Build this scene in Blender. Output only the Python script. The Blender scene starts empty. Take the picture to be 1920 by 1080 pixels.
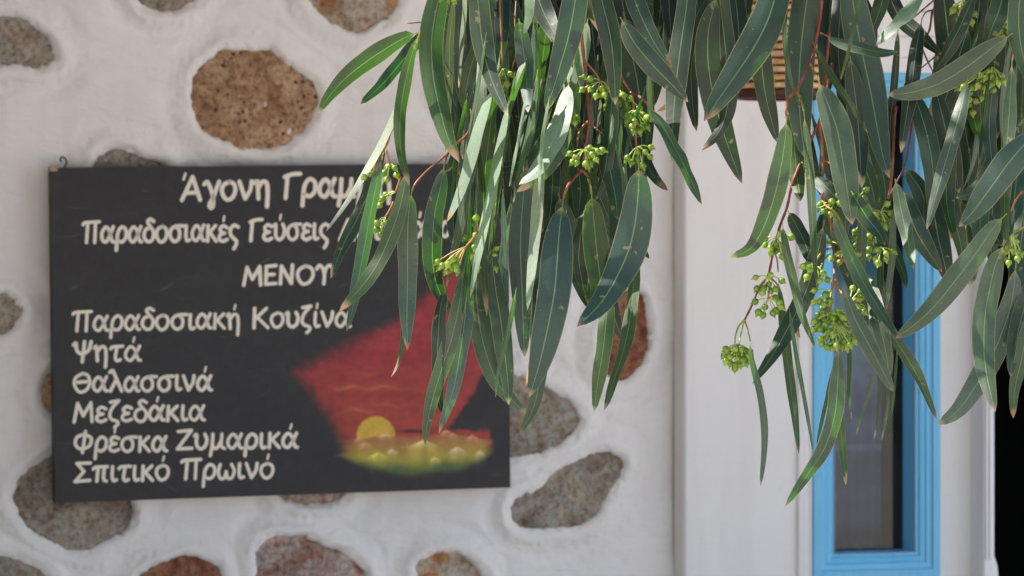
import bpy, bmesh, math, random
import numpy as np
from mathutils import Vector, Matrix

R = math.radians
random.seed(7)
rng = np.random.default_rng(11)
sc = bpy.context.scene
col = sc.collection

# ------------------------------------------------------------------ camera
F = 6982.0            # focal length in pixels of the 1920 px wide photograph
CX, CY = 960.0, 480.0
CZ = 1.6
cam_d = bpy.data.cameras.new("camera")
cam = bpy.data.objects.new("camera", cam_d)
col.objects.link(cam)
cam.location = (0, 0, CZ)
cam.rotation_euler = (R(90), 0, 0)
cam_d.sensor_width = 36.0
cam_d.lens = 36.0 * F / 1920.0
cam_d.shift_y = -(540 - CY) / 1920.0
cam_d.clip_end = 500
cam_d.clip_start = 0.05
cam_d.dof.use_dof = True
cam_d.dof.focus_distance = 4.12
cam_d.dof.aperture_fstop = 21.0
sc.camera = cam

# ------------------------------------------------------------------ light
SUN = Vector((-0.80, 0.03, 1.0)).normalized()     # towards the sun: high on the left, a little behind the leaves
elev = math.asin(SUN.z)
azim = math.atan2(SUN.x, SUN.y)                     # clockwise from +Y
w = bpy.data.worlds.new("World")
sc.world = w
w.use_nodes = True
nt = w.node_tree
sky = nt.nodes.new("ShaderNodeTexSky")
sky.sky_type = 'NISHITA'
sky.sun_disc = False
sky.sun_elevation = elev
sky.sun_rotation = azim
sky.air_density = 1.0
sky.dust_density = 2.5
bg = nt.nodes["Background"]
bg.inputs["Strength"].default_value = 0.12
nt.links.new(sky.outputs[0], bg.inputs[0])
sl = bpy.data.lights.new("sun", 'SUN')
sl.energy = 5.0
sl.angle = R(0.5)
sl.color = (1.0, 0.95, 0.87)
so = bpy.data.objects.new("sun", sl)
col.objects.link(so)
so.rotation_euler = SUN.to_track_quat('Z', 'Y').to_euler()
so.location = (-3, -2, 6)

sc.view_settings.view_transform = 'Standard'
sc.view_settings.look = 'None'
sc.view_settings.exposure = 1.78
sc.view_settings.gamma = 1.0
sc.view_settings.use_curve_mapping = False
sc.render.engine = 'CYCLES'
sc.cycles.max_bounces = 8
sc.cycles.use_denoising = True

# ------------------------------------------------------------------ helpers
TH = R(18)
ST, CT = math.sin(TH), math.cos(TH)
WALL_M = Matrix.Translation((0, 8, 0)) @ Matrix.Rotation(TH, 4, 'Z')

def ray(px, py):
    return (px - CX) / F, -(py - CY) / F

def at(px, py, Y):
    dx, dz = ray(px, py)
    return Vector((dx * Y, Y, CZ + dz * Y))

def L(px, py, wo=0.0):
    """Point in the wall's own frame (x along, -y out of the wall, z up)."""
    dx, dz = ray(px, py)
    t = (8 * CT - wo) / (CT - dx * ST)
    return Vector((t * dx * CT + (t - 8) * ST, -wo, CZ + dz * t))

def U(px, wo=0.0):
    return L(px, 480, wo).x

def link(name, me, mat=None, parent=None):
    o = bpy.data.objects.new(name, me)
    col.objects.link(o)
    if mat is not None and me is not None:
        if not me.materials:
            me.materials.append(mat)
    if parent is not None:
        o.parent = parent
    return o

def empty(name, M=None, parent=None):
    o = bpy.data.objects.new(name, None)
    o.empty_display_size = 0.1
    col.objects.link(o)
    if M is not None:
        o.matrix_world = M
    if parent is not None:
        o.parent = parent
    return o

def tag(o, label=None, cat=None, group=None, kind=None):
    for k, v in (("label", label), ("category", cat), ("group", group), ("kind", kind)):
        if v:
            o[k] = v
    return o

def mesh(name, verts, faces, smooth=False):
    me = bpy.data.meshes.new(name)
    me.from_pydata([tuple(v) for v in verts], [], faces)
    me.update()
    if smooth:
        me.polygons.foreach_set("use_smooth", [True] * len(me.polygons))
    return me

def bm_mesh(name, bm, smooth=False):
    bmesh.ops.recalc_face_normals(bm, faces=bm.faces)
    me = bpy.data.meshes.new(name)
    bm.to_mesh(me)
    bm.free()
    if smooth:
        me.polygons.foreach_set("use_smooth", [True] * len(me.polygons))
    return me

def box(bm, x0, x1, y0, y1, z0, z1, bev=0.0):
    v = [bm.verts.new((x, y, z)) for x in (x0, x1) for y in (y0, y1) for z in (z0, z1)]
    q = [(0, 1, 3, 2), (4, 6, 7, 5), (0, 4, 5, 1), (2, 3, 7, 6), (0, 2, 6, 4), (1, 5, 7, 3)]
    fs = [bm.faces.new([v[i] for i in f]) for f in q]
    if bev:
        es = list({e for f in fs for e in f.edges})
        bmesh.ops.bevel(bm, geom=es, offset=bev, segments=3, affect='EDGES', profile=0.5)

def catmull(pts, n):
    P = [np.array(p, float) for p in pts]
    P = [2 * P[0] - P[1]] + P + [2 * P[-1] - P[-2]]
    seg = len(P) - 3
    # parametrise by chord length
    d = [np.linalg.norm(P[i + 2] - P[i + 1]) + 1e-9 for i in range(seg)]
    cum = np.concatenate([[0], np.cumsum(d)])
    out = []
    for k in range(n):
        s = cum[-1] * k / (n - 1)
        i = min(int(np.searchsorted(cum, s, side='right') - 1), seg - 1)
        t = (s - cum[i]) / d[i]
        p0, p1, p2, p3 = P[i:i + 4]
        out.append(0.5 * ((2 * p1) + (-p0 + p2) * t + (2 * p0 - 5 * p1 + 4 * p2 - p3) * t * t + (-p0 + 3 * p1 - 3 * p2 + p3) * t ** 3))
    return out

def tube(verts, faces, pts, rads, n=6, cols=None, cfun=None):
    """Append a tube along 3-D points."""
    base = len(verts)
    m = len(pts)
    up = Vector((0.13, 1, 0.07)).normalized()
    for i, p in enumerate(pts):
        a = pts[max(i - 1, 0)]
        b = pts[min(i + 1, m - 1)]
        T = (b - a).normalized()
        s = T.cross(up).normalized()
        q = s.cross(T)
        for j in range(n):
            an = 2 * math.pi * j / n
            verts.append(p + (s * math.cos(an) + q * math.sin(an)) * rads[i])
            if cols is not None:
                cols.append(cfun(i / (m - 1)))
    for i in range(m - 1):
        for j in range(n):
            k = (j + 1) % n
            faces.append((base + i * n + j, base + i * n + k, base + (i + 1) * n + k, base + (i + 1) * n + j))
    faces.append(tuple(base + j for j in range(n))[::-1])
    faces.append(tuple(base + (m - 1) * n + j for j in range(n)))

def set_cols(me, cols):
    a = me.color_attributes.new("col", 'FLOAT_COLOR', 'POINT')
    arr = np.ones((len(me.vertices), 4), np.float32)
    cc_ = np.array(cols, np.float32)
    arr[:, :cc_.shape[1]] = cc_
    a.data.foreach_set("color", arr.ravel())

def vnoise(x, y, seed=0):
    """numpy value noise, roughly -1..1."""
    xi = np.floor(x).astype(int); yi = np.floor(y).astype(int)
    fx = x - xi; fy = y - yi
    fx = fx * fx * (3 - 2 * fx); fy = fy * fy * (3 - 2 * fy)
    def h(a, b):
        n = (a * 374761393 + b * 668265263 + seed * 974634777) & 0x7fffffff
        n = ((n ^ (n >> 13)) * 1274126177) & 0x7fffffff
        return ((n ^ (n >> 16)) & 0xffff) / 32767.5 - 1
    return (h(xi, yi) * (1 - fx) + h(xi + 1, yi) * fx) * (1 - fy) + (h(xi, yi + 1) * (1 - fx) + h(xi + 1, yi + 1) * fx) * fy

def fbm(x, y, o=4, seed=0):
    r = 0; a = 1; s = 0
    for k in range(o):
        r = r + a * vnoise(x * 2 ** k, y * 2 ** k, seed + k * 17); s += a; a *= .5
    return r / s

# ------------------------------------------------------------------ materials
def newmat(name):
    m = bpy.data.materials.new(name)
    m.use_nodes = True
    n = m.node_tree.nodes
    return m, m.node_tree, n["Principled BSDF"]

def ramp(t, fac, stops):
    r = t.nodes.new("ShaderNodeValToRGB")
    e = r.color_ramp.elements
    while len(e) < len(stops):
        e.new(0.5)
    for i, (p, c) in enumerate(stops):
        e[i].position = p
        e[i].color = (*c, 1)
    t.links.new(fac, r.inputs[0])
    return r.outputs[0]

def noise_tex(t, scale, detail=4, rough=.55, vec=None, dist=0.0):
    n = t.nodes.new("ShaderNodeTexNoise")
    n.inputs["Scale"].default_value = scale
    n.inputs["Detail"].default_value = detail
    n.inputs["Roughness"].default_value = rough
    n.inputs["Distortion"].default_value = dist
    if vec is None:
        tc = t.nodes.get("TC") or t.nodes.new("ShaderNodeTexCoord")
        tc.name = "TC"
        vec = tc.outputs["Object"]
    t.links.new(vec, n.inputs["Vector"])
    return n.outputs["Fac"]

def bump(t, h, strength, dist, bsdf, normal=None):
    b = t.nodes.new("ShaderNodeBump")
    b.inputs["Strength"].default_value = strength
    b.inputs["Distance"].default_value = dist
    t.links.new(h, b.inputs["Height"])
    if normal is not None:
        t.links.new(normal, b.inputs["Normal"])
    t.links.new(b.outputs[0], bsdf.inputs["Normal"])
    return b.outputs[0]

def mapping(t, scale):
    tc = t.nodes.get("TC") or t.nodes.new("ShaderNodeTexCoord")
    tc.name = "TC"
    m = t.nodes.new("ShaderNodeMapping")
    m.inputs["Scale"].default_value = scale
    t.links.new(tc.outputs["Object"], m.inputs[0])
    return m.outputs[0]

def mixc(t, f, a, b, mode='MIX'):
    m = t.nodes.new("ShaderNodeMix")
    m.data_type = 'RGBA'
    m.blend_type = mode
    for s, v in ((0, f), (6, a), (7, b)):
        if hasattr(v, "links"):
            t.links.new(v, m.inputs[s])
        else:
            m.inputs[s].default_value = v if s == 0 else (*v, 1)
    return m.outputs[2]

def plaster_mat(name, a, b, bs=0.5):
    m, t, p = newmat(name)
    n1 = noise_tex(t, 3.5, 5, .6)
    c = ramp(t, n1, [(.3, a), (.7, b)])
    st = noise_tex(t, 60, 4, .6)
    c2 = mixc(t, ramp(t, st, [(.62, (0, 0, 0)), (.8, (.22, .22, .22))]), c, (a[0] * .82, a[1] * .79, a[2] * .77))
    sk = noise_tex(t, 1, 5, .6, mapping(t, (14, 14, 1.6)), .3)
    c2 = mixc(t, .4, c2, ramp(t, sk, [(.36, (.90, .88, .87)), (.52, (1, 1, 1)), (.7, (1.02, 1.02, 1.02))]), 'MULTIPLY')
    t.links.new(c2, p.inputs["Base Color"])
    p.inputs["Roughness"].default_value = .9
    p.inputs["Specular IOR Level"].default_value = .2
    h1 = noise_tex(t, 1, 5, .6, mapping(t, (18, 18, 46)), .6)
    h2 = noise_tex(t, 130, 4, .6)
    nn = bump(t, h1, bs, .006, p)
    bump(t, h2, bs * .6, .0015, p, nn)
    return m

M_PLASTER = plaster_mat("whitewashed_plaster", (.81, .765, .742), (.86, .82, .80), .75)
M_SMOOTH = plaster_mat("smooth_white_render", (.82, .785, .765), (.85, .82, .80), .16)
M_TRIMW = plaster_mat("white_trim_paint", (.80, .77, .76), (.83, .80, .79), .08)

def stone_mat(name, stops, specks=None, scale=22):
    m, t, p = newmat(name)
    oi = t.nodes.new("ShaderNodeObjectInfo")
    ad = t.nodes.new("ShaderNodeVectorMath"); ad.operation = 'ADD'
    tc = t.nodes.new("ShaderNodeTexCoord"); tc.name = "TC"
    cmb = t.nodes.new("ShaderNodeCombineXYZ")
    mu = t.nodes.new("ShaderNodeMath"); mu.operation = 'MULTIPLY'; mu.inputs[1].default_value = 37
    t.links.new(oi.outputs["Random"], mu.inputs[0])
    t.links.new(mu.outputs[0], cmb.inputs[0]); t.links.new(mu.outputs[0], cmb.inputs[2])
    t.links.new(tc.outputs["Object"], ad.inputs[0]); t.links.new(cmb.outputs[0], ad.inputs[1])
    v = ad.outputs[0]
    n1 = noise_tex(t, scale, 10, .68, v, .25)
    c = ramp(t, n1, stops)
    n3 = noise_tex(t, 9, 4, .6, v, .5)
    c = mixc(t, .7, c, ramp(t, n3, [(.38, (.60, .46, .36)), (.47, (.95, .90, .84)), (.54, (1.05, 1.05, 1.06)), (.62, (1.30, 1.24, 1.16))]), 'MULTIPLY')
    n2 = noise_tex(t, 85, 6, .75, v)
    c = mixc(t, .8, c, ramp(t, n2, [(.36, (.30, .27, .25)), (.52, (1, 1, 1)), (.7, (1.25, 1.22, 1.18))]), 'MULTIPLY')
    if specks:
        vo = t.nodes.new("ShaderNodeTexVoronoi"); vo.inputs["Scale"].default_value = 62
        t.links.new(v, vo.inputs["Vector"])
        f = ramp(t, vo.outputs["Distance"], [(.20, (1, 1, 1)), (.34, (0, 0, 0))])
        msk = ramp(t, noise_tex(t, 9, 3, .6, v), [(.46, (0, 0, 0)), (.53, (1, 1, 1))])
        c = mixc(t, mixc(t, 1.0, f, msk, 'MULTIPLY'), c, specks)
    # flecks of whitewash
    wf = ramp(t, noise_tex(t, 34, 3, .5, v), [(.72, (0, 0, 0)), (.76, (1, 1, 1))])
    c = mixc(t, wf, c, (.72, .68, .66))
    t.links.new(c, p.inputs["Base Color"])
    p.inputs["Roughness"].default_value = .88
    nn = bump(t, n1, .9, .012, p)
    bump(t, n2, .8, .003, p, nn)
    return m

ST_TAN = stone_mat("tan_conglomerate_stone", [(.3, (.17, .075, .05)), (.43, (.40, .22, .125)), (.54, (.52, .35, .21)), (.64, (.34, .155, .10)), (.74, (.50, .36, .24))], (.10, .03, .022))
ST_GREY = stone_mat("grey_limestone", [(.30, (.11, .08, .06)), (.42, (.28, .23, .175)), (.5, (.35, .32, .28)), (.58, (.28, .21, .15)), (.70, (.42, .38, .34))], None, 11)
ST_RED = stone_mat("rust_red_stone", [(.3, (.09, .025, .016)), (.43, (.26, .085, .045)), (.52, (.34, .17, .10)), (.62, (.17, .06, .04)), (.74, (.36, .29, .24))], None, 14)
ST_ORG = stone_mat("orange_brown_stone", [(.3, (.22, .08, .03)), (.42, (.46, .19, .07)), (.5, (.46, .38, .29)), (.60, (.48, .43, .36)), (.72, (.30, .15, .08))], None, 12)
ST_MIX = stone_mat("pinkish_grey_stone", [(.3, (.22, .08, .065)), (.43, (.40, .22, .17)), (.52, (.50, .43, .38)), (.62, (.34, .20, .16)), (.74, (.50, .46, .42))], None, 14)

def paint_mat(name, c, rough=.45, bumpy=.05):
    m, t, p = newmat(name)
    n = noise_tex(t, 9, 4, .6)
    cc = mixc(t, n, tuple(x * .93 for x in c), tuple(min(x * 1.05, 1) for x in c))
    t.links.new(cc, p.inputs["Base Color"])
    p.inputs["Roughness"].default_value = rough
    bump(t, noise_tex(t, 60, 3, .5), bumpy, .002, p)
    return m

M_BLUE = paint_mat("sky_blue_paint", (.14, .50, .80), .36)
t = M_BLUE.node_tree; p = t.nodes["Principled BSDF"]
old = p.inputs["Base Color"].links[0].from_socket
br_ = noise_tex(t, 1, 6, .65, mapping(t, (160, 160, 7)), .2)
cb = mixc(t, .8, old, ramp(t, br_, [(.3, (.86, .90, .92)), (.6, (1.04, 1.02, 1.0))]), 'MULTIPLY')
ch = ramp(t, noise_tex(t, 55, 5, .7), [(.70, (0, 0, 0)), (.72, (1, 1, 1))])
cb = mixc(t, ch, cb, (.42, .60, .68))
t.links.new(cb, p.inputs["Base Color"])
M_DARK = paint_mat("dark_interior", (.02, .018, .018), .9)
M_WIRE = paint_mat("rusty_wire", (.09, .07, .055), .6)
M_BOARDEDGE = paint_mat("black_board_edge", (.022, .020, .021), .6)
M_LETTER = paint_mat("cream_letter_paint", (.88, .79, .67), .7)
M_SEAL = paint_mat("grey_rubber_seal", (.30, .27, .29), .6)

def vcol_mat(name, rough=.6, spec=.4, noise=.25, nscale=120, transl=0.0):
    m, t, p = newmat(name)
    a = t.nodes.new("ShaderNodeAttribute"); a.attribute_name = "col"
    n = noise_tex(t, nscale, 4, .6)
    c = mixc(t, noise, a.outputs["Color"], ramp(t, n, [(.3, (.55, .55, .55)), (.7, (1.35, 1.35, 1.35))]), 'MULTIPLY')
    t.links.new(c, p.inputs["Base Color"])
    p.inputs["Roughness"].default_value = rough
    p.inputs["Specular IOR Level"].default_value = spec
    if transl:
        tr = t.nodes.new("ShaderNodeBsdfTranslucent")
        t.links.new(c, tr.inputs[0])
        mx = t.nodes.new("ShaderNodeMixShader"); mx.inputs[0].default_value = transl
        t.links.new(p.outputs[0], mx.inputs[1]); t.links.new(tr.outputs[0], mx.inputs[2])
        t.links.new(mx.outputs[0], t.nodes["Material Output"].inputs[0])
    return m

M_BOARD = vcol_mat("painted_board", .62, .35, .35, 55)
M_TWIG = vcol_mat("twig_bark", .5, .4, .4, 500)
M_REFLECTION = vcol_mat("painted_reflection", .9, .1, .2, 40)
M_CANEM = vcol_mat("split_cane", .55, .35, .5, 90)
M_BARK = vcol_mat("trunk_bark", .85, .2, .5, 14)

# glass
M_GLASS = bpy.data.materials.new("window_glass"); M_GLASS.use_nodes = True
t = M_GLASS.node_tree; t.nodes.remove(t.nodes["Principled BSDF"])
gl = t.nodes.new("ShaderNodeBsdfGlossy"); gl.inputs["Roughness"].default_value = .02
tp = t.nodes.new("ShaderNodeBsdfTransparent"); tp.inputs[0].default_value = (.86, .9, .9, 1)
fr = t.nodes.new("ShaderNodeFresnel"); fr.inputs[0].default_value = 1.33
mx = t.nodes.new("ShaderNodeMixShader")
t.links.new(fr.outputs[0], mx.inputs[0]); t.links.new(tp.outputs[0], mx.inputs[1]); t.links.new(gl.outputs[0], mx.inputs[2])
t.links.new(mx.outputs[0], t.nodes["Material Output"].inputs[0])

# leaf
def leaf_material():
    m, t, p = newmat("eucalyptus_leaf")
    a = t.nodes.new("ShaderNodeAttribute"); a.attribute_name = "col"
    uv = t.nodes.new("ShaderNodeUVMap"); uv.uv_map = "uv"
    sep = t.nodes.new("ShaderNodeSeparateXYZ"); t.links.new(uv.outputs[0], sep.inputs[0])
    def math_(op, x, y=None, z=None):
        n = t.nodes.new("ShaderNodeMath"); n.operation = op
        for i, v in enumerate((x, y, z)):
            if v is None: continue
            if hasattr(v, "links"): t.links.new(v, n.inputs[i])
            else: n.inputs[i].default_value = v
        return n.outputs[0]
    d = math_('ABSOLUTE', math_('SUBTRACT', sep.outputs[0], .5))      # 0 midrib .. .5 edge
    rib = ramp(t, d, [(.008, (1, 1, 1)), (.030, (0, 0, 0))])
    marg = ramp(t, d, [(.465, (0, 0, 0)), (.492, (1, 1, 1))])
    blot = noise_tex(t, 22, 5, .62)
    fine = noise_tex(t, 420, 3, .6)
    c = mixc(t, .8, a.outputs["Color"], ramp(t, blot, [(.28, (.68, .70, .72)), (.5, (1, 1, 1)), (.72, (1.28, 1.22, 1.12))]), 'MULTIPLY')
    c = mixc(t, .5, c, ramp(t, fine, [(.3, (.72, .72, .72)), (.7, (1.25, 1.25, 1.25))]), 'MULTIPLY')
    spots = ramp(t, noise_tex(t, 95, 2, .5), [(.70, (0, 0, 0)), (.735, (.75, .75, .75))])
    c = mixc(t, spots, c, (.17, .13, .06))
    c = mixc(t, math_('MULTIPLY', rib, .50), c, (.22, .26, .14))
    c = mixc(t, math_('MULTIPLY', marg, .55), c, (.26, .19, .10))
    t.links.new(c, p.inputs["Base Color"])
    p.inputs["Roughness"].default_value = .46
    p.inputs["Specular IOR Level"].default_value = .42
    # side veins: fine slanting lines
    ve = math_('SINE', math_('MULTIPLY', math_('ADD', math_('MULTIPLY', sep.outputs[1], 5.0), math_('MULTIPLY', d, -1.2)), 60.0))
    h = math_('ADD', math_('MULTIPLY', ve, .10), math_('MULTIPLY', rib, .7))
    nn = bump(t, h, .35, .0009, p)
    bump(t, noise_tex(t, 90, 4, .6), .35, .0012, p, nn)
    tr = t.nodes.new("ShaderNodeBsdfTranslucent")
    tc = mixc(t, 1.0, c, mixc(t, a.outputs['Alpha'], (1.2, 1.0, .8), (2.1, 4.8, .35)), 'MULTIPLY')
    t.links.new(tc, tr.inputs[0])
    mxs = t.nodes.new("ShaderNodeMixShader"); mxs.inputs[0].default_value = .18
    t.links.new(p.outputs[0], mxs.inputs[1]); t.links.new(tr.outputs[0], mxs.inputs[2])
    t.links.new(mxs.outputs[0], t.nodes["Material Output"].inputs[0])
    return m
M_LEAF = leaf_material()

def bud_material():
    m, t, p = newmat("green_bud")
    oi = t.nodes.new("ShaderNodeObjectInfo")
    tc = t.nodes.new("ShaderNodeTexCoord"); tc.name = "TC"
    sep = t.nodes.new("ShaderNodeSeparateXYZ"); t.links.new(tc.outputs["Object"], sep.inputs[0])
    c = ramp(t, oi.outputs["Random"], [(0, (.085, .155, .010)), (.5, (.125, .215, .012)), (.85, (.18, .265, .018)), (1, (.23, .23, .04))])
    mr = t.nodes.new("ShaderNodeMapRange")
    mr.inputs[1].default_value = .0060; mr.inputs[2].default_value = .0105
    t.links.new(sep.outputs[2], mr.inputs[0])
    c = mixc(t, mr.outputs[0], c, (.28, .33, .06))
    t.links.new(c, p.inputs["Base Color"])
    p.inputs["Roughness"].default_value = .36
    p.inputs["Subsurface Weight"].default_value = .25
    p.inputs["Subsurface Radius"].default_value = (.6, 1, .2)
    p.inputs["Subsurface Scale"].default_value = .004
    bump(t, noise_tex(t, 500, 3, .5), .2, .0005, p)
    return m
M_BUD = bud_material()

# ------------------------------------------------------------------ ground
m, t, p = newmat("pale_stone_ground")
c = ramp(t, noise_tex(t, .8, 6, .6), [(.3, (.40, .36, .32)), (.7, (.50, .46, .41))])
t.links.new(c, p.inputs["Base Color"]); p.inputs["Roughness"].default_value = .9
bump(t, noise_tex(t, 12, 5, .6), .4, .01, p)
g = link("ground", mesh("ground", [(-150, -150, 0), (150, -150, 0), (150, 150, 0), (-150, 150, 0)], [(0, 1, 2, 3)]), m)
tag(g, kind="structure")

# ------------------------------------------------------------------ building
bld = empty("taverna_building", WALL_M)
tag(bld, "whitewashed building with round stones set in its wall and a narrow blue window", "building")

STONES = [
 (ST_GREY, [(-32,35),(0,30),(35,32),(65,50),(88,66),(101,85),(104,107),(95,120),(65,128),(40,124),(0,121),(-30,121)]),
 (ST_GREY, [(250,-25),(262,2),(278,16),(305,20),(335,18),(355,8),(372,-6),(374,-28),(310,-50)]),
 (ST_ORG, [(575,-35),(580,0),(600,28),(630,46),(662,63),(690,56),(725,38),(748,8),(756,-30),(670,-70)]),
 (ST_TAN, [(362,150),(378,122),(405,105),(420,92),(460,89),(500,92),(525,107),(560,135),(590,158),(597,182),(592,208),(580,235),(555,258),(525,275),(495,281),(455,278),(420,263),(398,254),(375,232),(362,210),(358,180)]),
 (ST_GREY, [(174,318),(185,292),(205,281),(240,283),(270,294),(298,303),(312,322),(270,345),(200,345)]),
 (ST_GREY, [(-25,548),(10,551),(30,565),(41,582),(38,602),(20,620),(-20,627)]),
 (ST_ORG, [(96,698),(82,715),(78,740),(88,765),(108,778),(150,745),(135,705)]),
 (ST_GREY, [(112,842),(72,868),(36,900),(26,930),(35,965),(60,995),(100,1018),(140,1031),(180,1028),(215,1010),(245,985),(251,940),(240,895),(170,850)]),
 (ST_GREY, [(-25,1042),(0,1041),(30,1049),(60,1062),(92,1088),(95,1130),(-20,1140)]),
 (ST_RED, [(256,1092),(285,1062),(325,1048),(358,1041),(395,1055),(416,1078),(418,1125),(330,1150),(260,1130)]),
 (ST_MIX, [(478,1070),(483,1035),(500,1012),(525,1003),(570,1005),(600,1020),(640,1036),(672,1057),(684,1085),(680,1130),(580,1160),(485,1120)]),
 (ST_ORG, [(786,1085),(782,1060),(800,1043),(830,1035),(865,1041),(890,1060),(907,1082),(905,1120),(840,1150),(790,1125)]),
 (ST_GREY, [(950,702),(985,706),(1022,724),(1060,744),(1083,770),(1087,795),(1070,820),(1022,845),(975,856),(935,852),(905,790),(915,730)]),
 (ST_GREY, [(958,950),(964,976),(988,993),(1040,993),(1090,985),(1116,968),(1132,942),(1153,910),(1170,880),(1166,854),(1132,846),(1100,855),(1050,880),(1010,915),(975,930)]),
 (ST_RED, [(1140,575),(1160,550),(1188,542),(1206,558),(1216,590),(1216,640),(1206,682),(1182,708),(1155,713),(1132,694),(1124,640)]),
 (ST_ORG, [(930,385),(962,388),(983,420),(986,470),(966,502),(930,505),(905,450)]),
 (ST_MIX, [(520,922),(535,938),(590,946),(635,938),(652,915),(620,880),(550,880)]),
 (ST_GREY, [(836,158),(850,138),(878,132),(903,142),(912,170),(896,196),(862,202),(840,186)]),
]
def stone_uv(poly):
    q = catmull(poly + [poly[0]], 73)[:-1]
    return [(L(p[0], p[1]).x, L(p[0], p[1]).z) for p in q]
S_UV = [np.array(stone_uv(pl)) for _, pl in STONES]

def sdist(px_, py_, poly):
    """signed distance to a polygon, negative inside"""
    n = len(poly)
    best = np.full(px_.shape, 1e9)
    inside = np.zeros(px_.shape, bool)
    for i in range(n):
        x1, y1 = poly[i]; x2, y2 = poly[(i + 1) % n]
        ex, ey = x2 - x1, y2 - y1
        tt = np.clip(((px_ - x1) * ex + (py_ - y1) * ey) / (ex * ex + ey * ey + 1e-12), 0, 1)
        dd = np.hypot(px_ - x1 - tt * ex, py_ - y1 - tt * ey)
        best = np.minimum(best, dd)
        cond = ((y1 > py_) != (y2 > py_)) & (px_ < (x2 - x1) * (py_ - y1) / (y2 - y1 + 1e-15) + x1)
        inside ^= cond
    return np.where(inside, -best, best)

# stone-set wall: relief sheet over the stretch the photograph shows
u0, u1 = L(-70, 480).x, U(1283)
v0, v1 = CZ - (1150 - CY) / F * 7.7, CZ + (CY + 75) / F * 8.3
NX, NZ = 470, 380
gu, gv = np.meshgrid(np.linspace(u0, u1, NX), np.linspace(v0, v1, NZ))
wob = fbm(gu * 30, gv * 30, 3, 5) * .0055 + fbm(gu * 90, gv * 90, 2, 9) * .0050
D = np.full(gu.shape, 1e9)
for poly in S_UV:
    m_ = (gu > poly[:, 0].min() - .12) & (gu < poly[:, 0].max() + .12) & (gv > poly[:, 1].min() - .12) & (gv < poly[:, 1].max() + .12)
    d_ = np.full(gu.shape, 1e9)
    d_[m_] = sdist(gu[m_], gv[m_], poly)
    D = np.minimum(D, d_)
Dw = D + wob
lipn = 1 + .55 * fbm(gu * 9, gv * 9, 2, 31)
H = fbm(gu * 5.5, gv * 5.5, 3, 3) * .0075 + fbm(gu * 20, gv * 32, 3, 8) * .0022
ringd = .024 + .012 * fbm(gu * 6, gv * 6, 2, 77)
H += .0072 * lipn * np.exp(-((Dw - ringd * .75) / .014) ** 2)
H += .0016 * fbm(gu * 14 + D * 90, gv * 22 - D * 60, 3, 88) * np.exp(-(D / .06) ** 2)
H += -.0030 * np.exp(-(np.clip(Dw, 0, 1) / .006) ** 2)
H += -.0050 * np.exp(-((Dw - .055) / .016) ** 2) * (1 + fbm(gu * 8, gv * 8, 2, 55))
H += np.where(Dw < .0, -.045 * (1 - np.exp(-((Dw / .006) ** 2))), 0)
edge = np.minimum.reduce([(gu - u0), (gv - v0), (v1 - gv)]) / .03
edge = np.clip(edge, 0, 1)
rr = np.clip((u1 - gu) / .040, 0, 1)                     # rounded right-hand edge
H = H * edge - .030 * (1 - np.sqrt(1 - (1 - rr) ** 2))
verts = np.stack([gu.ravel(), -H.ravel(), gv.ravel()], 1)
idx = np.arange(NX * NZ).reshape(NZ, NX)
faces = np.stack([idx[:-1, :-1], idx[:-1, 1:], idx[1:, 1:], idx[1:, :-1]], -1).reshape(-1, 4)
me = bpy.data.meshes.new("stone_set_wall")
me.from_pydata(verts.tolist(), [], faces.tolist())
me.polygons.foreach_set("use_smooth", [True] * len(me.polygons))
wall = link("plastered_wall", me, M_PLASTER, bld)
TOP, LEFT = 3.3, -7.0
mg = mesh("wall_margin", [(LEFT, 0, 0), (u0, 0, 0), (u1, 0, 0), (LEFT, 0, v0), (u0, 0, v0), (u1, 0, v0),
                          (LEFT, 0, v1), (u0, 0, v1), (u1, 0, v1), (LEFT, 0, TOP), (u0, 0, TOP), (u1, 0, TOP)],
          [(0, 1, 4, 3), (1, 2, 5, 4), (3, 4, 7, 6), (6, 7, 10, 9), (7, 8, 11, 10)])
link("outer_wall", mg, M_PLASTER, bld)

for k, ((mat_, pl), poly) in enumerate(zip(STONES, S_UV)):
    cx, cy = poly.mean(0)
    vs, fs = [], []
    nr, ns = 12, len(poly)
    vs.append((0, 0, 0))
    for r_ in range(1, nr + 1):
        f = r_ / nr
        for j in range(ns):
            x, y = (poly[j] - (cx, cy)) * f * 1.26
            vs.append((x, 0, y))
    vs = np.array(vs)
    rad = np.array([0] + [r_ / nr for r_ in range(1, nr + 1) for j in range(ns)])
    a_, b_ = (vs[:, 0] + cx), (vs[:, 2] + cy)
    hh = -.010 + .014 * (1 - (rad * 1.2) ** 2.6) + fbm(a_ * 26, b_ * 26, 4, 100 + k) * .0055 + fbm(a_ * 90, b_ * 90, 2, 200 + k) * .0016
    vs[:, 1] = -hh
    for j in range(ns):
        fs.append((0, 1 + j, 1 + (j + 1) % ns))
    for r_ in range(nr - 1):
        for j in range(ns):
            a1 = 1 + r_ * ns + j; a2 = 1 + r_ * ns + (j + 1) % ns
            fs.append((a1, a1 + ns, a2 + ns, a2))
    me = mesh("stone", vs.tolist(), fs, True)
    o = link("stone", me, mat_, wall)
    o.location = (cx, 0, cy)

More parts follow.
